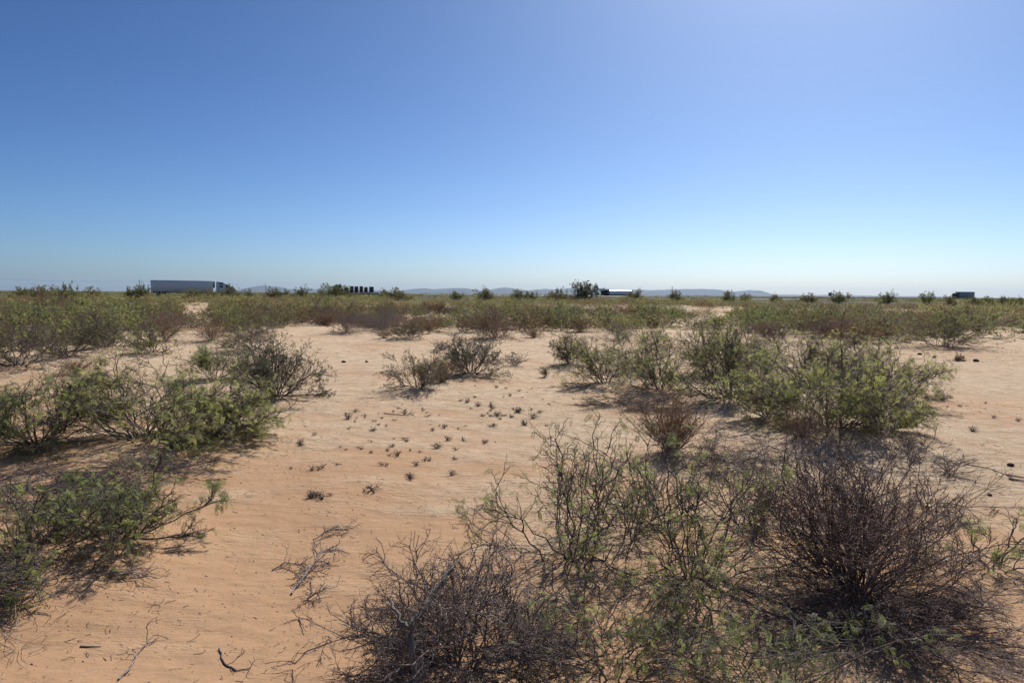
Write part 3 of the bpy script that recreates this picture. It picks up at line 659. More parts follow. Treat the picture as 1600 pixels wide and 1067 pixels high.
# container truck far right
t = thing('container_truck', 'grey green container on a truck far along the highway at the right', 'truck')
cb = part('container', t, [(*boxp(0, 12.2, -1.22, 1.22, 1.3, 4.1, .03), 'cont')])
for sy in (-1, 1): part('side_panel', cb, [(*boxp(.4 + i * .6, .65 + i * .6, sy * 1.235 - .018, sy * 1.235 + .018, 1.45, 3.95, .005), 'cont') for i in range(19)])
part('chassis', t, [(*boxp(0, 15.5, -.45, .45, .8, 1.28), 'chassis')]); trailer_axles(t, (1.3, 2.6)); cabover(t, 12.5, 'chassis', 3.5)
place_vehicle(t, far_spot(1513), 25, ZR, True)

# ------------------------------------------------------------------ highway
def strip(name, o0, o1, z, s0, s1, matn, n=60, mk='structure', dash=None):
    V = []; Q = []
    segs = [(s0 + (s1 - s0) * i / n, s0 + (s1 - s0) * (i + 1) / n) for i in range(n)] if not dash else [(s, s + 3) for s in np.arange(s0, s1, dash)]
    for a, b in segs:
        o = len(V)
        for s, of in ((a, o0), (b, o0), (b, o1), (a, o1)):
            p = HW0 + HWD * s + HWN * of; V.append((p[0], p[1], z))
        Q.append((o, o + 1, o + 2, o + 3))
    o = link(name, quadmesh(name, [(np.array(V), np.array(Q), matn)])); o['kind'] = mk; return o
for nm, c in (('road', 0), ('road', 25)):
    strip(nm, c - 5.8, c + 5.8, ZR - .008, -500, 1500, 'asphalt')
    for off in (-4.3, 4.1): strip('road_markings', c + off, c + off + .14, ZR - .004, -500, 1500, 'line')
    strip('road_markings', c - .07, c + .07, ZR - .004, -500, 1500, 'line', dash=12)
# guard rail beside the near carriageway on the right-hand stretch
gr = thing('guard_rail', 'long pale steel guard rail along the highway behind the scrub', 'guard rail')
def along(s, off, z): p = HW0 + HWD * s + HWN * off; return (p[0], p[1], z)
rl = np.array([[along(s, -6.4, ZR + .62) for s in np.linspace(60, 420, 91)]])
v, q = tubes(rl, np.full(rl.shape[:2], .15), 6); part('rail', gr, [(v, q, 'galv')])
pp = np.array([[along(s, -6.4, ZR - .3), along(s, -6.4, ZR + .6)] for s in np.arange(60, 420, 4)])
v, q = tubes(pp, np.full(pp.shape[:2], .06), 4); o = part('posts', gr, [(v, q, 'galv')]); o['kind'] = 'stuff'
# sign and delineators
x, y = at_d(1297, 205); t = thing('road_sign', 'small dark road sign on a post seen against the sky over the right scrub', 'sign', (x, y, float(ground(x, y))))
part('post', t, [(*cyl((0, 0, 1.2), .05, 'z', 2.6), 'galv')]); part('sign_panel', t, [(*boxp(-.45, .45, -.03, .0, 1.7, 2.6, .01), 'sign')])

# ------------------------------------------------------------------ power line
def pole(px, d, hgt, lab, arms=1):
    x, y = at_d(px, d); z = 0
    t = thing('power_pole', lab, 'power pole', (x, y, z), rz=R(25), group='poles of the distant power line')
    part('pole', t, [(*cyl((0, 0, hgt / 2 - .5), .17, 'z', hgt + 1, 10, [(0, 0), (0, 1), (1, .7), (1, 0)]), 'pole')])
    for a in range(arms):
        c = part('crossarm', t, [(*boxp(-.08, .08, -1.5, 1.5, hgt - .8 - a * 1.6, hgt - .62 - a * 1.6), 'pole')])
        for yy in (-1.35, 0, 1.35): part('insulator', c, [(*cyl((0, yy, hgt - .5 - a * 1.6), .07, 'z', .25, 8), 'rim')])
    return Vector((x, y, z + hgt - .35))
P1 = pole(415, 620, 9.5, 'distant power pole standing left of the mountain slope')
P2 = pole(702, 1150, 12, 'left of two faint distant power poles before the mountains', 2)
P3 = pole(709, 1180, 12, 'right of two faint distant power poles before the mountains', 2)
P0 = pole(-70, 560, 11, 'power pole just beyond the left edge of the view')
PA = pole(-260, 540, 12, 'power pole beyond the left edge of the view')
PB = pole(222, 590, 10, 'distant power pole behind the bushes left of the white truck')
wp = []
for a, b in ((PA, P0), (P0, PB), (PB, P1)):
    for off in (-1.3, 0, 1.3):
        wp.append([(Vector(a).lerp(Vector(b), k / 11) + Vector((-.6 * off, .9 * off, -5.5 * .25 * 4 * (k / 11) * (1 - k / 11)))) for k in range(12)])
wp = np.array([[tuple(p) for p in l] for l in wp])
for i in range(3):
    v, q = tubes(wp[i::3], np.full(wp[i::3].shape[:2], .018), 3)
    tag(link('power_cable', quadmesh('power_cable', [(v, q, 'chassis')])), ['nearest', 'middle', 'farthest'][i] + ' of three thin cables strung between the distant power poles', 'power cable', 'cables of the power line')

# ------------------------------------------------------------------ build hero shrubs
TM = {'pin': PIN0, 'bl': BL, 'sm': SM}
def shrub_meshes(kind, seed, W, D, Hh, lod, rs, nm, leaf, barkm):
    res, rng = skeleton(kind, seed, W, D, Hh, lod, rs, nm)
    bm = branches_mesh('branches', res, lod, barkm or KIND[kind]['bark']); lm = None
    if leaf:
        n, s, mt, tp = leaf; lm = leaves_mesh('foliage', res, rng, n, s, TM[tp] if tp != 'pin' or lod == 0 else PIN1, mt, hang=.15)
    return bm, lm
for h in H:
    x, y = h['xy']; z = float(ground(x, y)) - .02
    t = thing(h['name'] or 'shrub', h['label'], h['cat'], (x, y, z), group=h['group'])
    bm, lm = shrub_meshes(h['kind'], h['seed'], h['W'], h['D'], h['H'], h['lod'], h['rs'], h['nm'], h['leaf'], h['bark'])
    link('branches', bm, t)
    if lm: link('foliage', lm, t)
    h['obj'] = t
# thick bare limbs where the photograph shows them
def limb(parent, pts, r0, r1, matn, name='trunk'):
    pts = [Vector(p) for p in pts]; ref = []
    for a, b in zip(pts, pts[1:]):
        for k in range(6): ref.append(a.lerp(b, k / 6) + Vector((random.gauss(0, .006), random.gauss(0, .006), random.gauss(0, .006))))
    ref.append(pts[-1]); P = np.array([[tuple(p) for p in ref]]); rr = np.linspace(r0, r1, len(ref))[None] * (1 + .12 * np.random.RandomState(1).randn(1, len(ref)))
    v, q = tubes(P, rr, 9); return link(name, smooth_mesh(quadmesh(name, [(v, q, matn)])), parent)
random.seed(4)
limb(H[0]['obj'], [(-.16, -.30, -.05), (-.17, -.28, .12), (-.19, -.22, .28), (-.15, -.12, .34), (-.05, .02, .42)], .017, .009, 'bark_trunk')
limb(H[0]['obj'], [(-.19, -.22, .28), (-.24, -.2, .31), (-.30, -.12, .36)], .009, .005, 'bark_trunk', 'limb')
limb(H[9]['obj'], [(.25, .35, .1), (.28, .38, .6), (.22, .35, 1.0), (.26, .36, 1.42)], .012, .004, 'bark_dark', 'tall_shoot')
limb(H[2]['obj'], [(.0, .0, .0), (.12, -.12, .05), (.36, -.36, .03), (.5, -.46, .02)], .013, .007, 'bark_dark', 'limb')

# ------------------------------------------------------------------ mid-distance field
PROTO = {}
def protos():
    def mk(key, kind, seed, W, Hh, leaf, bark=None, rs=1.3, nm=1.0):
        res, rng = skeleton(kind, seed, W, W * .95, Hh, 1, rs, nm)
        b = branches_mesh('branches', res, 1, bark or KIND[kind]['bark'])
        l = leaves_mesh('foliage', res, rng, leaf[0], leaf[1], BL if leaf[3] == 'bl' else PIN1, leaf[2]) if leaf else None
        PROTO.setdefault(key, []).append((b, l, W, Hh))
    for i in range(5): mk('green', 'mesquite', 200 + i, 1.9, .95, (1900, .065, 'leaf', 'bl'), rs=1.5, nm=1.3)
    for i in range(4): mk('olive', 'mesquite', 220 + i, 2.0, .85, (1900, .06, 'leaf_olive', 'bl'), rs=1.5, nm=1.3)
    for i in range(4): mk('brown', 'broom', 240 + i, 1.3, .7, (1000, .045, 'leaf_brown', 'bl'), rs=2.0, nm=1.2)
    for i in range(3): mk('bare', 'dense', 260 + i, 1.5, .7, (200, .04, 'leaf_brown', 'bl'), 'bark_grey', rs=1.4, nm=.8)
    for i in range(6): mk('big', 'mesquite', 280 + i, 3.4, 2.4, (7000, .13, 'leaf_olive', 'bl'), rs=3.0, nm=1.7)
protos()
rng = np.random.RandomState(77)
def inpoly(px, py, poly):
    c = False; n = len(poly)
    for i in range(n):
        x1, y1 = poly[i]; x2, y2 = poly[(i + 1) % n]
        if (y1 > py) != (y2 > py) and px < (x2 - x1) * (py - y1) / (y2 - y1) + x1: c = not c
    return c
BARE = [[(590, 545), (640, 525), (740, 520), (870, 512), (880, 525), (800, 560)], [(1010, 500), (1160, 496), (1160, 508), (1030, 513)], [(1150, 545), (1400, 545), (1400, 560), (1150, 560)],
        [(255, 500), (300, 478), (345, 482), (330, 520)], [(1530, 515), (1610, 510), (1610, 580), (1530, 560)], [(560, 520), (640, 514), (640, 540), (540, 545)], [(1080, 480), (1130, 478), (1130, 492), (1080, 494)],
        [(960, 478), (1000, 476), (1010, 484), (960, 486)], [(100, 468), (160, 466), (160, 476), (100, 476)], [(190, 478), (260, 474), (260, 488), (190, 488)]]
LAND = [(0, 'under the far left bushes'), (180, 'under the white truck'), (385, 'under the lone pole'), (500, 'under the crate truck'), (650, 'under the left mountains'), (780, 'under the middle mountains'), (885, 'under the lone tree'), (1030, 'under the right mountains'), (1200, 'under the road sign'), (1380, 'under the bushy skyline bush'), (1470, 'under the container')]
ADJ = {'green': ('green mesquite shrub', 'mesquite_shrub'), 'olive': ('olive green shrub', 'olive_shrub'), 'brown': ('rusty brown dry shrub', 'dry_broom_shrub'), 'bare': ('grey leafless shrub', 'leafless_shrub')}
NTH = 'first second third fourth fifth sixth seventh eighth ninth tenth eleventh twelfth thirteenth fourteenth fifteenth sixteenth seventeenth eighteenth nineteenth twentieth'.split()
ORD = ['leftmost'] + [n + ' from left' for n in NTH[1:]]
_OLD = ['leftmost', 'second from left', 'third from left', 'fourth from left', 'fifth from left', 'sixth from left', 'seventh from left', 'eighth from left', 'ninth from left', 'tenth from left', 'eleventh from left', 'twelfth from left', 'thirteenth from left', 'fourteenth from left']
def free(x, y, taken, m=.55):
    for (a, b, r) in taken:
        if (x - a) ** 2 + (y - b) ** 2 < (r * m) ** 2: return False
    return True
taken = [(h['xy'][0], h['xy'][1], h['W'] * .6 + .9) for h in H]
field = []
def gen_field():
    tries = 0
    while tries < 16000:
        tries += 1
        d = math.sqrt(rng.uniform(15.5 ** 2, 68 ** 2)); a = rng.uniform(-38.5, 38.5)
        x, y = math.sin(R(a)) * d, math.cos(R(a)) * d
        pr = proj(x, y, float(base_h(x, y)))
        if pr is None or pr[0] < -40 or pr[0] > 1640: continue
        px, py = pr
        if py > np.interp(px, [0, 240, 270, 470, 500, 860, 900, 1150, 1180, 1390, 1420, 1600], [566, 560, 532, 528, 532, 534, 522, 518, 540, 540, 545, 530]) - 40 * rng.rand(): continue
        if any(inpoly(px, py, b) for b in BARE): continue
        lim = .42 if d > 28 else .5
        if vnoise(x / 5., y / 5., 21) + .5 < (.42 if d > 38 else .44): continue
        if not free(x, y, taken, .78 if d > 38 else .80): continue
        u = rng.rand() + .5 * float(vnoise(x / 9., y / 9., 31))
        key = 'green' if u < .26 else 'olive' if u < .50 else 'brown' if u < .80 else 'bare'
        b, l, W0, H0 = PROTO[key][rng.randint(len(PROTO[key]))]
        sc = rng.uniform(.7, 1.2) * (1.0 + .15 * (d > 30))
        taken.append((x, y, W0 * sc)); field.append([px, py, d, x, y, key, b, l, sc, rng.uniform(0, 6.28), rng.uniform(.85, 1.2)])
gen_field()
field.sort(key=lambda f: f[2]); del field[300:]
cells = {}
for f in field:
    zi = max(i for i, (a, _) in enumerate(LAND) if f[0] >= a or i == 0)
    row = 'near scrub row' if f[2] < 26 else 'middle scrub row' if f[2] < 42 else 'far scrub row'
    cells.setdefault((zi, row, f[5]), []).append(f)
for (zi, row, key), fs in cells.items():
    fs.sort(key=lambda f: f[0]); ad, nm = ADJ[key]
    for i, f in enumerate(fs):
        px, py, d, x, y, key, b, l, sc, rz, zs = f
        lab = f'{ad}, {row}, {LAND[zi][1]}' + (f', {ORD[min(i, 19)]}' if len(fs) > 1 else '')
        z = float(ground(x, y)) - .03
        t = thing(nm, lab, 'shrub', (x, y, z), rz, 'shrubs of the middle distance scrub', (sc, sc, sc * zs))
        link('branches', b, t)
        if l: link('foliage', l, t)
print('FIELD', len(field), max(f[2] for f in field))
DF = max(f[2] for f in field)

# skyline bushes and the lone tree
SK = [(38, 449, 26, 120, 'olive bush on the skyline at the left edge'), (66, 447, 34, 110, 'bushy olive skyline bush over the pinkish bare bush'), (103, 444, 32, 105, 'tall green skyline bush right of the pinkish bare bush'), (142, 449, 34, 115, 'low wide green skyline bush, between the tall pair and the white truck'),
      (208, 446, 16, 120, 'thin pointed skyline bush left of the white trailer'), (226, 444, 22, 118, 'leafy skyline bush touching the tail of the white trailer'), (302, 452, 40, 130, 'green bush hiding the middle underside of the white trailer'), (330, 454, 22, 135, 'small bush below the cab gap of the white truck'), (362, 447, 34, 130, 'green bush hiding the nose of the white truck'),
      (388, 453, 12, 150, 'small round bush right of the white truck'), (432, 451, 30, 150, 'green skyline bush right of the lone power pole'), (472, 449, 20, 140, 'airy skyline bush between the power pole and the crates'), (512, 452, 26, 150, 'left part bush beside the cab of the crate truck'), (524, 446, 36, 140, 'large dark green bush hiding the cab of the crate truck'),
      (600, 453, 26, 150, 'green bush just right of the crate truck'), (622, 451, 28, 150, 'taller green bush second right of the crate truck'), (686, 457, 20, 170, 'low skyline bush left of the two faint poles'), (714, 456, 22, 160, 'low olive skyline bush right of the two faint poles'), (755, 451, 27, 160, 'round dark green bush before the middle mountains'),
      (780, 457, 12, 180, 'tiny round bush right of the round dark green bush'), (812, 453, 26, 150, 'olive wide bush before the middle mountains'), (832, 457, 18, 150, 'low bush attached right of the olive wide bush'), (872, 452, 32, 160, 'wide rounded bush left of the lone tree'), (898, 457, 16, 180, 'small bush filling the gap left of the lone tree'),
      (992, 453, 20, 170, 'thin brownish bush at the tail of the tanker'), (1057, 454, 22, 160, 'airy bush right of the tanker'), (1080, 458, 14, 170, 'tiny bush second right of the tanker'), (1108, 458, 16, 170, 'tiny bush third right of the tanker'), (1137, 455, 19, 165, 'round bush near the right end of the mountains'), (1165, 460, 16, 165, 'low bush below the right end of the mountains'),
      (1212, 460, 16, 170, 'low bush right of the mountains'), (1232, 461, 12, 170, 'second low bush right of the mountains'), (1263, 459, 28, 160, 'wide bush left of the road sign'), (1312, 457, 27, 150, 'leafy bush right of the road sign'), (1345, 461, 16, 170, 'small bush second right of the road sign'), (1363, 462, 14, 170, 'tiny bush third right of the road sign'),
      (1387, 457, 26, 150, 'bushy green bush, tallest between road sign and container'), (1420, 462, 12, 170, 'tiny bush between the two tall bushes left of the container'), (1450, 457, 19, 160, 'round airy bush left of the container'), (1484, 463, 16, 170, 'low bush touching the left of the container'), (1522, 464, 14, 170, 'low bush touching the right of the container'),
      (1545, 464, 22, 170, 'first dark low bush right of the container'), (1572, 464, 22, 170, 'second dark low bush right of the container'), (1592, 465, 18, 170, 'last dark low bush at the right edge')]
SK = [q for q in SK if q[0] not in (1080, 1108, 1232, 1345, 1363, 1420, 686, 780)]
for i, (px, yt, wpx, d, lab) in enumerate(SK):
    x, y = at_d(px, d); g = float(ground(x, y)); ppm = F / (d * math.cos(math.atan2(x, y)))
    hor = 454.8 + px * .0072; Ht = EYE + (hor - yt) / ppm - g; Wd = wpx / ppm
    b, l, W0, H0 = PROTO['big'][i % 6]
    t = thing('skyline_bush', lab, 'bush', (x, y, g - .05), i * 1.7, 'bushes standing on the skyline', (Wd / W0 * (1.25 if px < 660 and d != 130 else 1.0 + .12 * math.sin(i * 2.3)), Wd / W0, max(Ht, .8) / H0 * (.98 if d < 136 else 1.02)))
    link('branches', b, t); link('foliage', l, t)
x, y = at_d(915, 150); g = float(ground(x, y)); ppm = F / 149
t = thing('mesquite_tree', 'lone round crowned tree on the horizon left of the tanker', 'tree', (x, y, g))
Ht = EYE + (461.3 - 443) / ppm - g
res, rg = skeleton('mesquite', 401, 40 / ppm, 34 / ppm, Ht * 1.05, 1, 8, 2.2)
link('trunk', branches_mesh('trunk', res, 1, 'bark_dark'), t)
link('crown', leaves_mesh('crown', res, rg, 9000, .2, BL, 'leaf_grey', bias=lambda p: np.clip((p[:, 2] - .7) / .8, 0, 1)), t)

# ------------------------------------------------------------------ far shrubland: too many to count
def far_stuff():
    rg = np.random.RandomState(9)
    def lowpoly(kind, seed, W, Hh, nb, nl, ls, matl, rs, barkm=None):
        res, r2 = skeleton(kind, seed, W, W, Hh, 1, rs, .8)
        Pb = res[1][0]; sel = r2.permutation(len(Pb))[:nb]; v1, q1 = tubes(Pb[sel], res[1][1][sel] * 1.5, 3)
        P = np.concatenate([r_[0][:, -1] for r_ in res[1:]]); i = r2.randint(0, len(P), nl); pos = P[i]
        f_ = nrm(r2.normal(size=pos.shape) + np.array([0, 0, .5])); up = nrm(r2.normal(size=pos.shape))
        T = blades(1, r2, 1, .45); v2, q2 = stamp(pos, f_, up, ls * r2.uniform(.6, 1.2, len(pos)), *T, r2)
        v2[:, 2] = np.maximum(v2[:, 2], .01)
        return [(v1, q1, barkm or KIND[kind]['bark']), (v2, q2, matl)]
    A = [lowpoly('mesquite', 500 + i, 2.0, 1.0, 34, 260, .14, 'leaf', 2.2) for i in range(3)] + [lowpoly('mesquite', 510 + i, 2.0, .9, 34, 260, .14, 'leaf_olive', 2.2) for i in range(3)] + \
        [lowpoly('broom', 520 + i, 1.5, .85, 60, 220, .12, 'leaf_brown', 3) for i in range(3)]
    B = [lowpoly('mesquite', 530 + i, 2.4, 1.0, 8, 60, .38, m_, 4) for i, m_ in enumerate(('leaf', 'leaf_olive', 'leaf_olive', 'leaf_brown'))]
    acc = {}
    off = {}
    def put(tm, x, y, z, s, a):
        c, sn = math.cos(a), math.sin(a); Rm = np.array([[c, sn, 0], [-sn, c, 0], [0, 0, 1]])
        for v, q, m_ in tm:
            V, Qs = acc.setdefault(m_, ([], [])); n = off.get(m_, 0)
            V.append((v * s) @ Rm + np.array([x, y, z])); Qs.append(q + n); off[m_] = n + len(v)
    def scatter(n, d0, d1, T, smin, smax, amax=42, gap=None):
        d = np.sqrt(rg.uniform(d0 * d0, d1 * d1, n * 3)); a = np.radians(rg.uniform(-amax, amax, n * 3)); X = np.sin(a) * d; Y = np.cos(a) * d
        ok = (vnoise(X / 9., Y / 14., 41) + .5 > .42) & (vnoise(X / 40., Y / 70., 43) + .5 > .22); o = hw_off(X, Y); ok &= ~((o > -9) & (o < 35)); al = hw_along(X, Y); ok &= ~((o > -32) & (o < 0) & (al > -16) & (al < 16) & (rg.rand(len(X)) < .8))
        kept = 0; Zg = ground(X, Y)
        for i in np.nonzero(ok)[0]:
            if kept >= n: break
            if d[i] < 70:
                pr = proj(X[i], Y[i], Zg[i])
                if pr and any(inpoly(*pr, b) for b in BARE): continue
            u = rg.rand() * .8 + .4 * (float(vnoise(X[i] / 15., Y[i] / 15., 51)) + .5); k = min(len(T) - 1, int(u * len(T) / 1.15))
            put(T[k], X[i], Y[i], Zg[i], rg.uniform(smin, smax), rg.uniform(0, 6.28)); kept += 1
    scatter(1000, DF * .97, 150, A, .7, 1.15)
    scatter(2300, 150, 420, B, .8, 1.2)
    scatter(2200, 420, 1500, B, 1.2, 2.0)
    parts = [(np.concatenate(V), np.concatenate(Q_), m_) for m_, (V, Q_) in acc.items()]
    o = link('distant_scrub', quadmesh('distant_scrub', parts)); o['kind'] = 'stuff'
    o['label'] = 'olive and brown desert scrub covering the plain out to the horizon'; o['category'] = 'scrub'
far_stuff()

# ------------------------------------------------------------------ small dead sprigs on the sand
SPR = [(492, 681), (487, 736), (505, 733), (545, 672), (583, 660), (596, 654), (617, 659), (632, 648), (645, 650), (668, 652), (605, 706), (612, 700), (622, 712), (629, 688), (641, 706), (656, 708), (683, 701), (671, 722), (699, 690), (712, 705), (735, 640), (742, 622), (747, 635), (762, 648), (766, 644), (760, 693), (754, 689), (790, 608), (787, 622), (797, 620), (810, 645), (802, 641), (812, 612), (824, 615), (830, 641), (833, 655), (820, 664), (858, 633), (865, 630), (872, 632), (853, 666), (742, 604), (768, 640), (798, 652), (726, 668), (676, 675), (687, 668), (560, 700), (532, 702), (515, 775), (486, 778), (504, 781), (575, 690), (650, 730), (706, 745), (698, 668), (770, 668), (781, 655), (660, 640), (720, 628), (540, 650), (470, 700), (556, 645), (600, 730), (640, 745), (570, 655), (1480, 640), (1500, 637), (1540, 632), (1552, 655), (1590, 660), (1520, 675), (430, 690), (455, 735), (580, 770), (620, 640)]
tp = []
for i in range(10):
    res, r2 = skeleton('tuft', 600 + i, .07 + .012 * (i % 4), .05 + .02 * (i % 3), .03 + .012 * (i % 3), 1, 1.1, (.5, .8, 1.3)[i % 3]); tp.append(branches_mesh('dead_sprig', res, 1, 'bark_dark'))
for px, py in list(SPR):
    if px < 1300 and 600 < py < 790:
        for k in range(rng.randint(0, 3)): SPR.append((px + rng.normal(0, 11), py + rng.normal(0, 6)))
srt = sorted(SPR, key=lambda p: (round(p[1] / 12), p[0])); rows = {}
for p in srt: rows.setdefault(round(p[1] / 12), []).append(p)
rk = sorted(rows)
ROWN = ['farthest', 'second farthest', 'third farthest', 'fourth farthest', 'fourth nearest', 'third nearest', 'second nearest', 'nearest']
for ri, k in enumerate(rk):
    for i, (px, py) in enumerate(rows[k]):
        xy = at(px, py)
        if not xy: continue
        right = px > 1300
        o = link('dead_sprig', tp[(i * 3 + ri) % 10]); sc = .5 + 1.0 * rng.rand() ** 1.6; o.location = (*xy, float(ground(*xy)) + .002); o.rotation_euler = (rng.uniform(-.2, .2), rng.uniform(-.2, .2), rng.uniform(0, 6)); o.scale = (sc, sc, sc)
        j = i if not right else i - sum(1 for q in rows[k] if q[0] <= 1300)
        tag(o, f'dark dead sprig on the {"right hand flat" if right else "central sand"}, {NTH[min(len(rk) - 1 - ri, 19)]} row from viewer, {ORD[min(j, 19)]}', 'dead sprig', 'dead sprigs on the sand')
# dried dung lumps
def lump(px, py, s, lab, seed):
    xy = at(px, py); r2 = np.random.RandomState(seed); k, m_ = 14, 8; V = []; Q = []
    for j in range(m_ + 1):
        th = math.pi * j / m_
        for i in range(k):
            ph = 2 * math.pi * i / k; r_ = s * (1 + .22 * float(vnoise(math.cos(ph) * 2 + seed, math.sin(ph) * 2 + th * 1.6, seed)) * 2)
            V.append((r_ * math.sin(th) * math.cos(ph), r_ * math.sin(th) * math.sin(ph) * .8, r_ * math.cos(th) * .55))
    for j in range(m_):
        for i in range(k): Q.append((j * k + i, (j + 1) * k + i, (j + 1) * k + (i + 1) % k, j * k + (i + 1) % k))
    o = link('dung_lump', smooth_mesh(quadmesh('dung_lump', [(np.array(V), np.array(Q), 'dung')]))); o.location = (*xy, float(ground(*xy)) + s * .35)
    tag(o, lab, 'dung lump', 'dark lumps on the flat')
lump(1579, 730, .032, 'small dark rounded lump on the sand near the right edge', 1)
lump(1525, 566, .075, 'dark lump on the pale flat beside the dry grass clump', 2)
lump(1437, 555, .06, 'left dark lump at the foot of the round olive bush', 3)
lump(1460, 560, .05, 'right dark lump at the foot of the round olive bush', 4)
lump(1546, 776, .02, 'tiny dark lump right of the dark dense bush', 5)
lump(573, 566, .04, 'dark lump on the sand left of the sparse olive shrub', 6)
lump(537, 567, .05, 'dark lump farther left on the sand, behind the grey-green shrub', 7)

# fallen sticks
def stick(pts, r, matn, lab, name='stick', twigs=0, seed=0, group='sticks lying on the sand'):
    P = []
    for px, py, z in pts:
        xy = at(px, py); P.append(Vector((*xy, float(ground(*xy)) + r + z)))
    ref = []
    rr_ = random.Random(seed)
    for a, b in zip(P, P[1:]):
        for k in range(5): ref.append(a.lerp(b, k / 5) + Vector((rr_.gauss(0, r * .5), rr_.gauss(0, r * .5), 0)))
    ref.append(P[-1]); A = np.array([[tuple(p) for p in ref]]); parts = []
    v, q = tubes(A, np.linspace(r, r * .5, len(ref))[None], 6); parts.append((v, q, matn))
    if twigs:
        rg = np.random.RandomState(seed); s, d, idx, t_ = kids(A, twigs, .1, 1, .4, 1.2, rg); d[:, 2] = np.abs(d[:, 2]) * .4; T = run(s, nrm(d), rg.uniform(.04, .14, len(s)), 5, .25, .3, -.05, rg)
        v, q = tubes(T, np.full(T.shape[:2], r * .4), 4); parts.append((v, q, matn))
        s, d, idx, t_ = kids(T, 3, .2, 1, .4, 1.2, rg); T2 = run(s, nrm(d), rg.uniform(.02, .06, len(s)), 3, .25, .3, -.05, rg); v, q = tubes(T2, np.full(T2.shape[:2], r * .3), 3); parts.append((v, q, matn))
    o = link(name, smooth_mesh(quadmesh(name, parts))); tag(o, lab, name.replace('_', ' '), group)
stick([(455, 930, 0), (480, 905, .03), (505, 880, .06), (525, 875, .05)], .006, 'bark_grey', 'largest dead branch with side twigs on open sand left of the dead tangle', 'dead_branch', 26, 3)
stick([(425, 895, 0), (445, 888, .02), (470, 893, .03)], .004, 'bark_grey', 'short dead branch left of the largest dead branch on the sand', 'dead_branch', 14, 4)
stick([(490, 850, .01), (515, 838, .03), (545, 835, .01)], .004, 'bark_grey', 'thin dead branch behind the largest dead branch on the sand', 'dead_branch', 18, 5)
stick([(480, 938, .0), (495, 936, .03), (502, 940, .0)], .004, 'bark_dark', 'small dark twig cluster in front of the largest dead branch', 'dead_branch', 14, 9)
stick([(343, 1015, 0), (350, 1038, .0), (370, 1052, .0), (392, 1050, 0)], .004, 'bark_dark', 'curved dark stick low on the open sand', 'stick', 2, 6)
stick([(185, 1064, 0), (205, 1050, .01), (222, 1020, .01), (240, 1003, .02)], .0045, 'bark_grey', 'bent grey stick at the bottom left', 'stick', 5, 7)
stick([(124, 1015, 0), (158, 1013, .0)], .004, 'bark_grey', 'short straight stick left of the bent grey stick', 'stick', 0, 8)
stick([(467, 968, 0), (478, 992, .01)], .003, 'bark_grey', 'short pale twig on open sand above the curved stick', 'stick', 1, 11)
stick([(1510, 730, 0), (1550, 736, 0), (1590, 752, 0)], .005, 'bark_grey', 'long thin stick on the right flat', 'stick', 4, 12)
stick([(1572, 746, 0), (1602, 750, .0)], .008, 'bark_dark', 'upper of two thick dark sticks at the right edge', 'stick', 0, 13)
stick([(1576, 752, 0), (1604, 755, .0)], .010, 'bark_dark', 'lower of two thick dark sticks at the right edge', 'stick', 0, 14)
stick([(385, 958, 0), (375, 985, .0)], .0025, 'straw', 'faint pale twig at the centre of the open sand', 'stick', 0, 15)
stick([(600, 648, 0), (635, 652, .01), (650, 646, .02)], .006, 'bark_dark', 'forked dark stick among the sprigs on the central sand', 'stick', 3, 16)
for k, (px, py) in enumerate([(10, 1000), (30, 1020), (-5, 975)]):
    xy = at(max(px, 2), py); r2 = np.random.RandomState(700 + k); n = 14
    s = np.zeros((n, 3)); s[:, :2] = r2.normal(0, .015, (n, 2)); a = r2.uniform(0, 6.28, n); tl = r2.uniform(.6, 1.4, n)
    d = np.stack([np.sin(tl) * np.cos(a), np.sin(tl) * np.sin(a), np.cos(tl)], -1); T = run(s, d, r2.uniform(.15, .35, n), 8, .06, 0, -.09, r2); T[..., 2] = np.maximum(T[..., 2], .004)
    v, q = tubes(T, np.linspace(.0013, .0006, 8)[None].repeat(n, 0), 3); o = link('dry_grass_tuft', quadmesh('dry_grass_tuft', [(v, q, 'straw')])); o.location = (*xy, float(ground(*xy)))
    tag(o, ['pale dry grass blades on sand at the bottom left corner, middle tuft', 'pale dry grass blades on sand at the bottom left corner, right tuft', 'pale dry grass blades on sand at the bottom left corner, rear tuft'][k], 'dry grass', 'dry grass tufts')

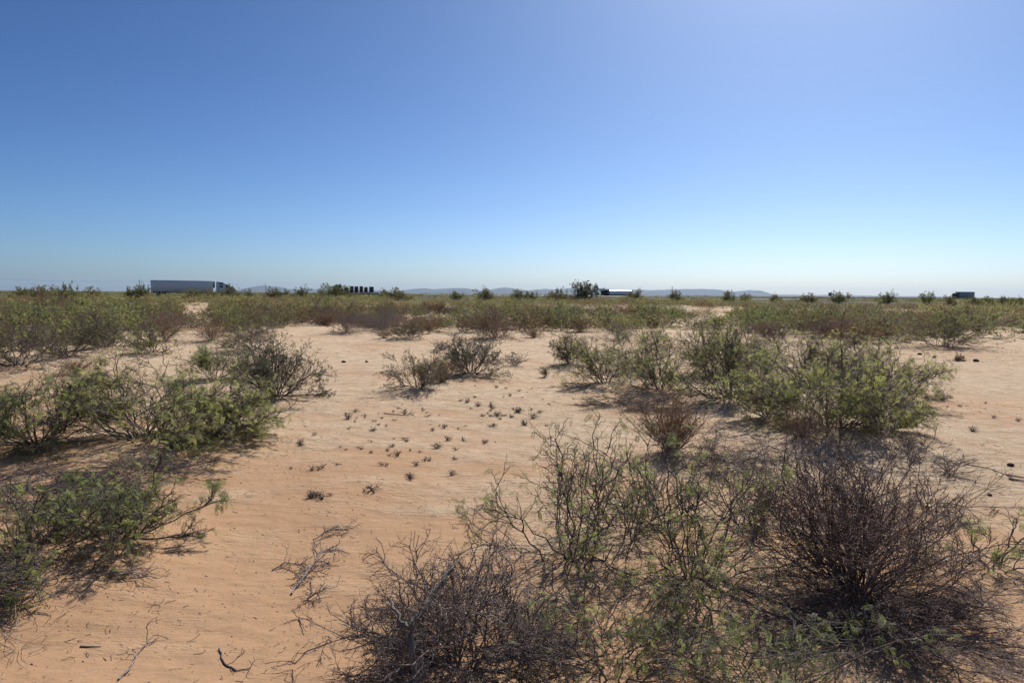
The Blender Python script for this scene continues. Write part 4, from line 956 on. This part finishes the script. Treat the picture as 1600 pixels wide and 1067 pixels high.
# ------------------------------------------------------------------ litter: bits of twig, crumbs and pods, uncountable
def litter():
    rg = np.random.RandomState(31); n = 9000
    d = 2.2 + 24 * rg.rand(n) ** 1.3; a = np.radians(rg.uniform(-42, 42, n)); X = np.sin(a) * d; Y = np.cos(a) * d
    cl = vnoise(X / 1.3, Y / .8, 61) + .5; keep = rg.rand(n) < smooth(.5, .85, cl) * .8 + .02; X = X[keep]; Y = Y[keep]
    # extra under the shrubs
    ex, ey = [], []
    for h in H:
        m_ = int(380 * h['W'] * h['D']); r_ = rg.normal(0, .42, (m_, 2)); ex.append(h['xy'][0] + r_[:, 0] * h['W']); ey.append(h['xy'][1] + r_[:, 1] * h['D'] - .1)
    X = np.concatenate([X] + ex); Y = np.concatenate([Y] + ey); Z = ground(X, Y)
    s = np.stack([X, Y, Z + .003], -1); az = rg.uniform(0, 6.28, len(X)); dr = np.stack([np.cos(az), np.sin(az) * .7, rg.uniform(-.05, .2, len(X))], -1)
    dd = np.hypot(X, Y)
    T = run(s, nrm(dr), (.008 + .05 * rg.rand(len(X)) ** 3) * (1 + dd * .03), 4, .35, .2, 0, rg); T[..., 2] = np.maximum(T[..., 2], Z[:, None] + .001)
    v, q = tubes(T, rg.uniform(.0006, .0016, (len(X), 1)).repeat(4, 1) * (1 + dd[:, None] * .05), 3)
    half = len(q) // 2
    o = link('twig_litter', quadmesh('twig_litter', [(v, q[:half], 'bark_dark'), (v, q[half:], 'bark_grey')])); o['kind'] = 'stuff'; o['label'] = 'bits of dry twig and leaf litter strewn over the sand'; o['category'] = 'litter'
    # crumbs of soil crust
    n = 9000; d = 2.5 + 26 * rg.rand(n) ** 1.3; a = np.radians(rg.uniform(-42, 42, n)); X = np.sin(a) * d; Y = np.cos(a) * d
    keep = rg.rand(n) < smooth(.4, .8, vnoise(X / 2.1, Y / 1.2, 71) + .5 + .015 * (Y - 6)); X = X[keep]; Y = Y[keep]; Z = ground(X, Y); n = len(X)
    c = np.stack([X, Y, Z], -1); s = (rg.uniform(.002, .006, n) * (1 + np.hypot(X, Y) * .10))[:, None, None]
    cube = np.array([(-1, -.8, -.4), (1, -1, -.4), (.8, 1, -.4), (-.9, .8, -.4), (-.6, -.4, .5), (.6, -.5, .6), (.4, .5, .4), (-.5, .5, .6)])
    V = (c[:, None] + s * cube[None] * rg.uniform(.6, 1.3, (n, 8, 1))).reshape(-1, 3)
    f = np.array([(0, 1, 5, 4), (1, 2, 6, 5), (2, 3, 7, 6), (3, 0, 4, 7), (4, 5, 6, 7)]); Q = (np.arange(n)[:, None, None] * 8 + f[None]).reshape(-1, 4)
    o = link('sand_crumbs', quadmesh('sand_crumbs', [(V, Q, 'sand')])); o['kind'] = 'stuff'; o['label'] = 'small crumbs of dried sand crust scattered on the ground'; o['category'] = 'crumbs'
litter()

# ------------------------------------------------------------------ haze
def haze():
    v, q = boxp(-24000, 24000, -24000, 24000, -4.5, 300, 1)
    me = quadmesh('haze', [(v, q, 'haze')]); o = link('haze', me); o['kind'] = 'stuff'
def hz(t, N, L, out):
    p = N('ShaderNodeVolumePrincipled'); p.inputs['Color'].default_value = (0.60, 0.78, 1.0, 1); p.inputs['Density'].default_value = 3.2e-5
    p.inputs['Anisotropy'].default_value = 0.35
    L(p.outputs[0], out.inputs['Volume'])
M['haze'] = mat('haze', hz)
haze()
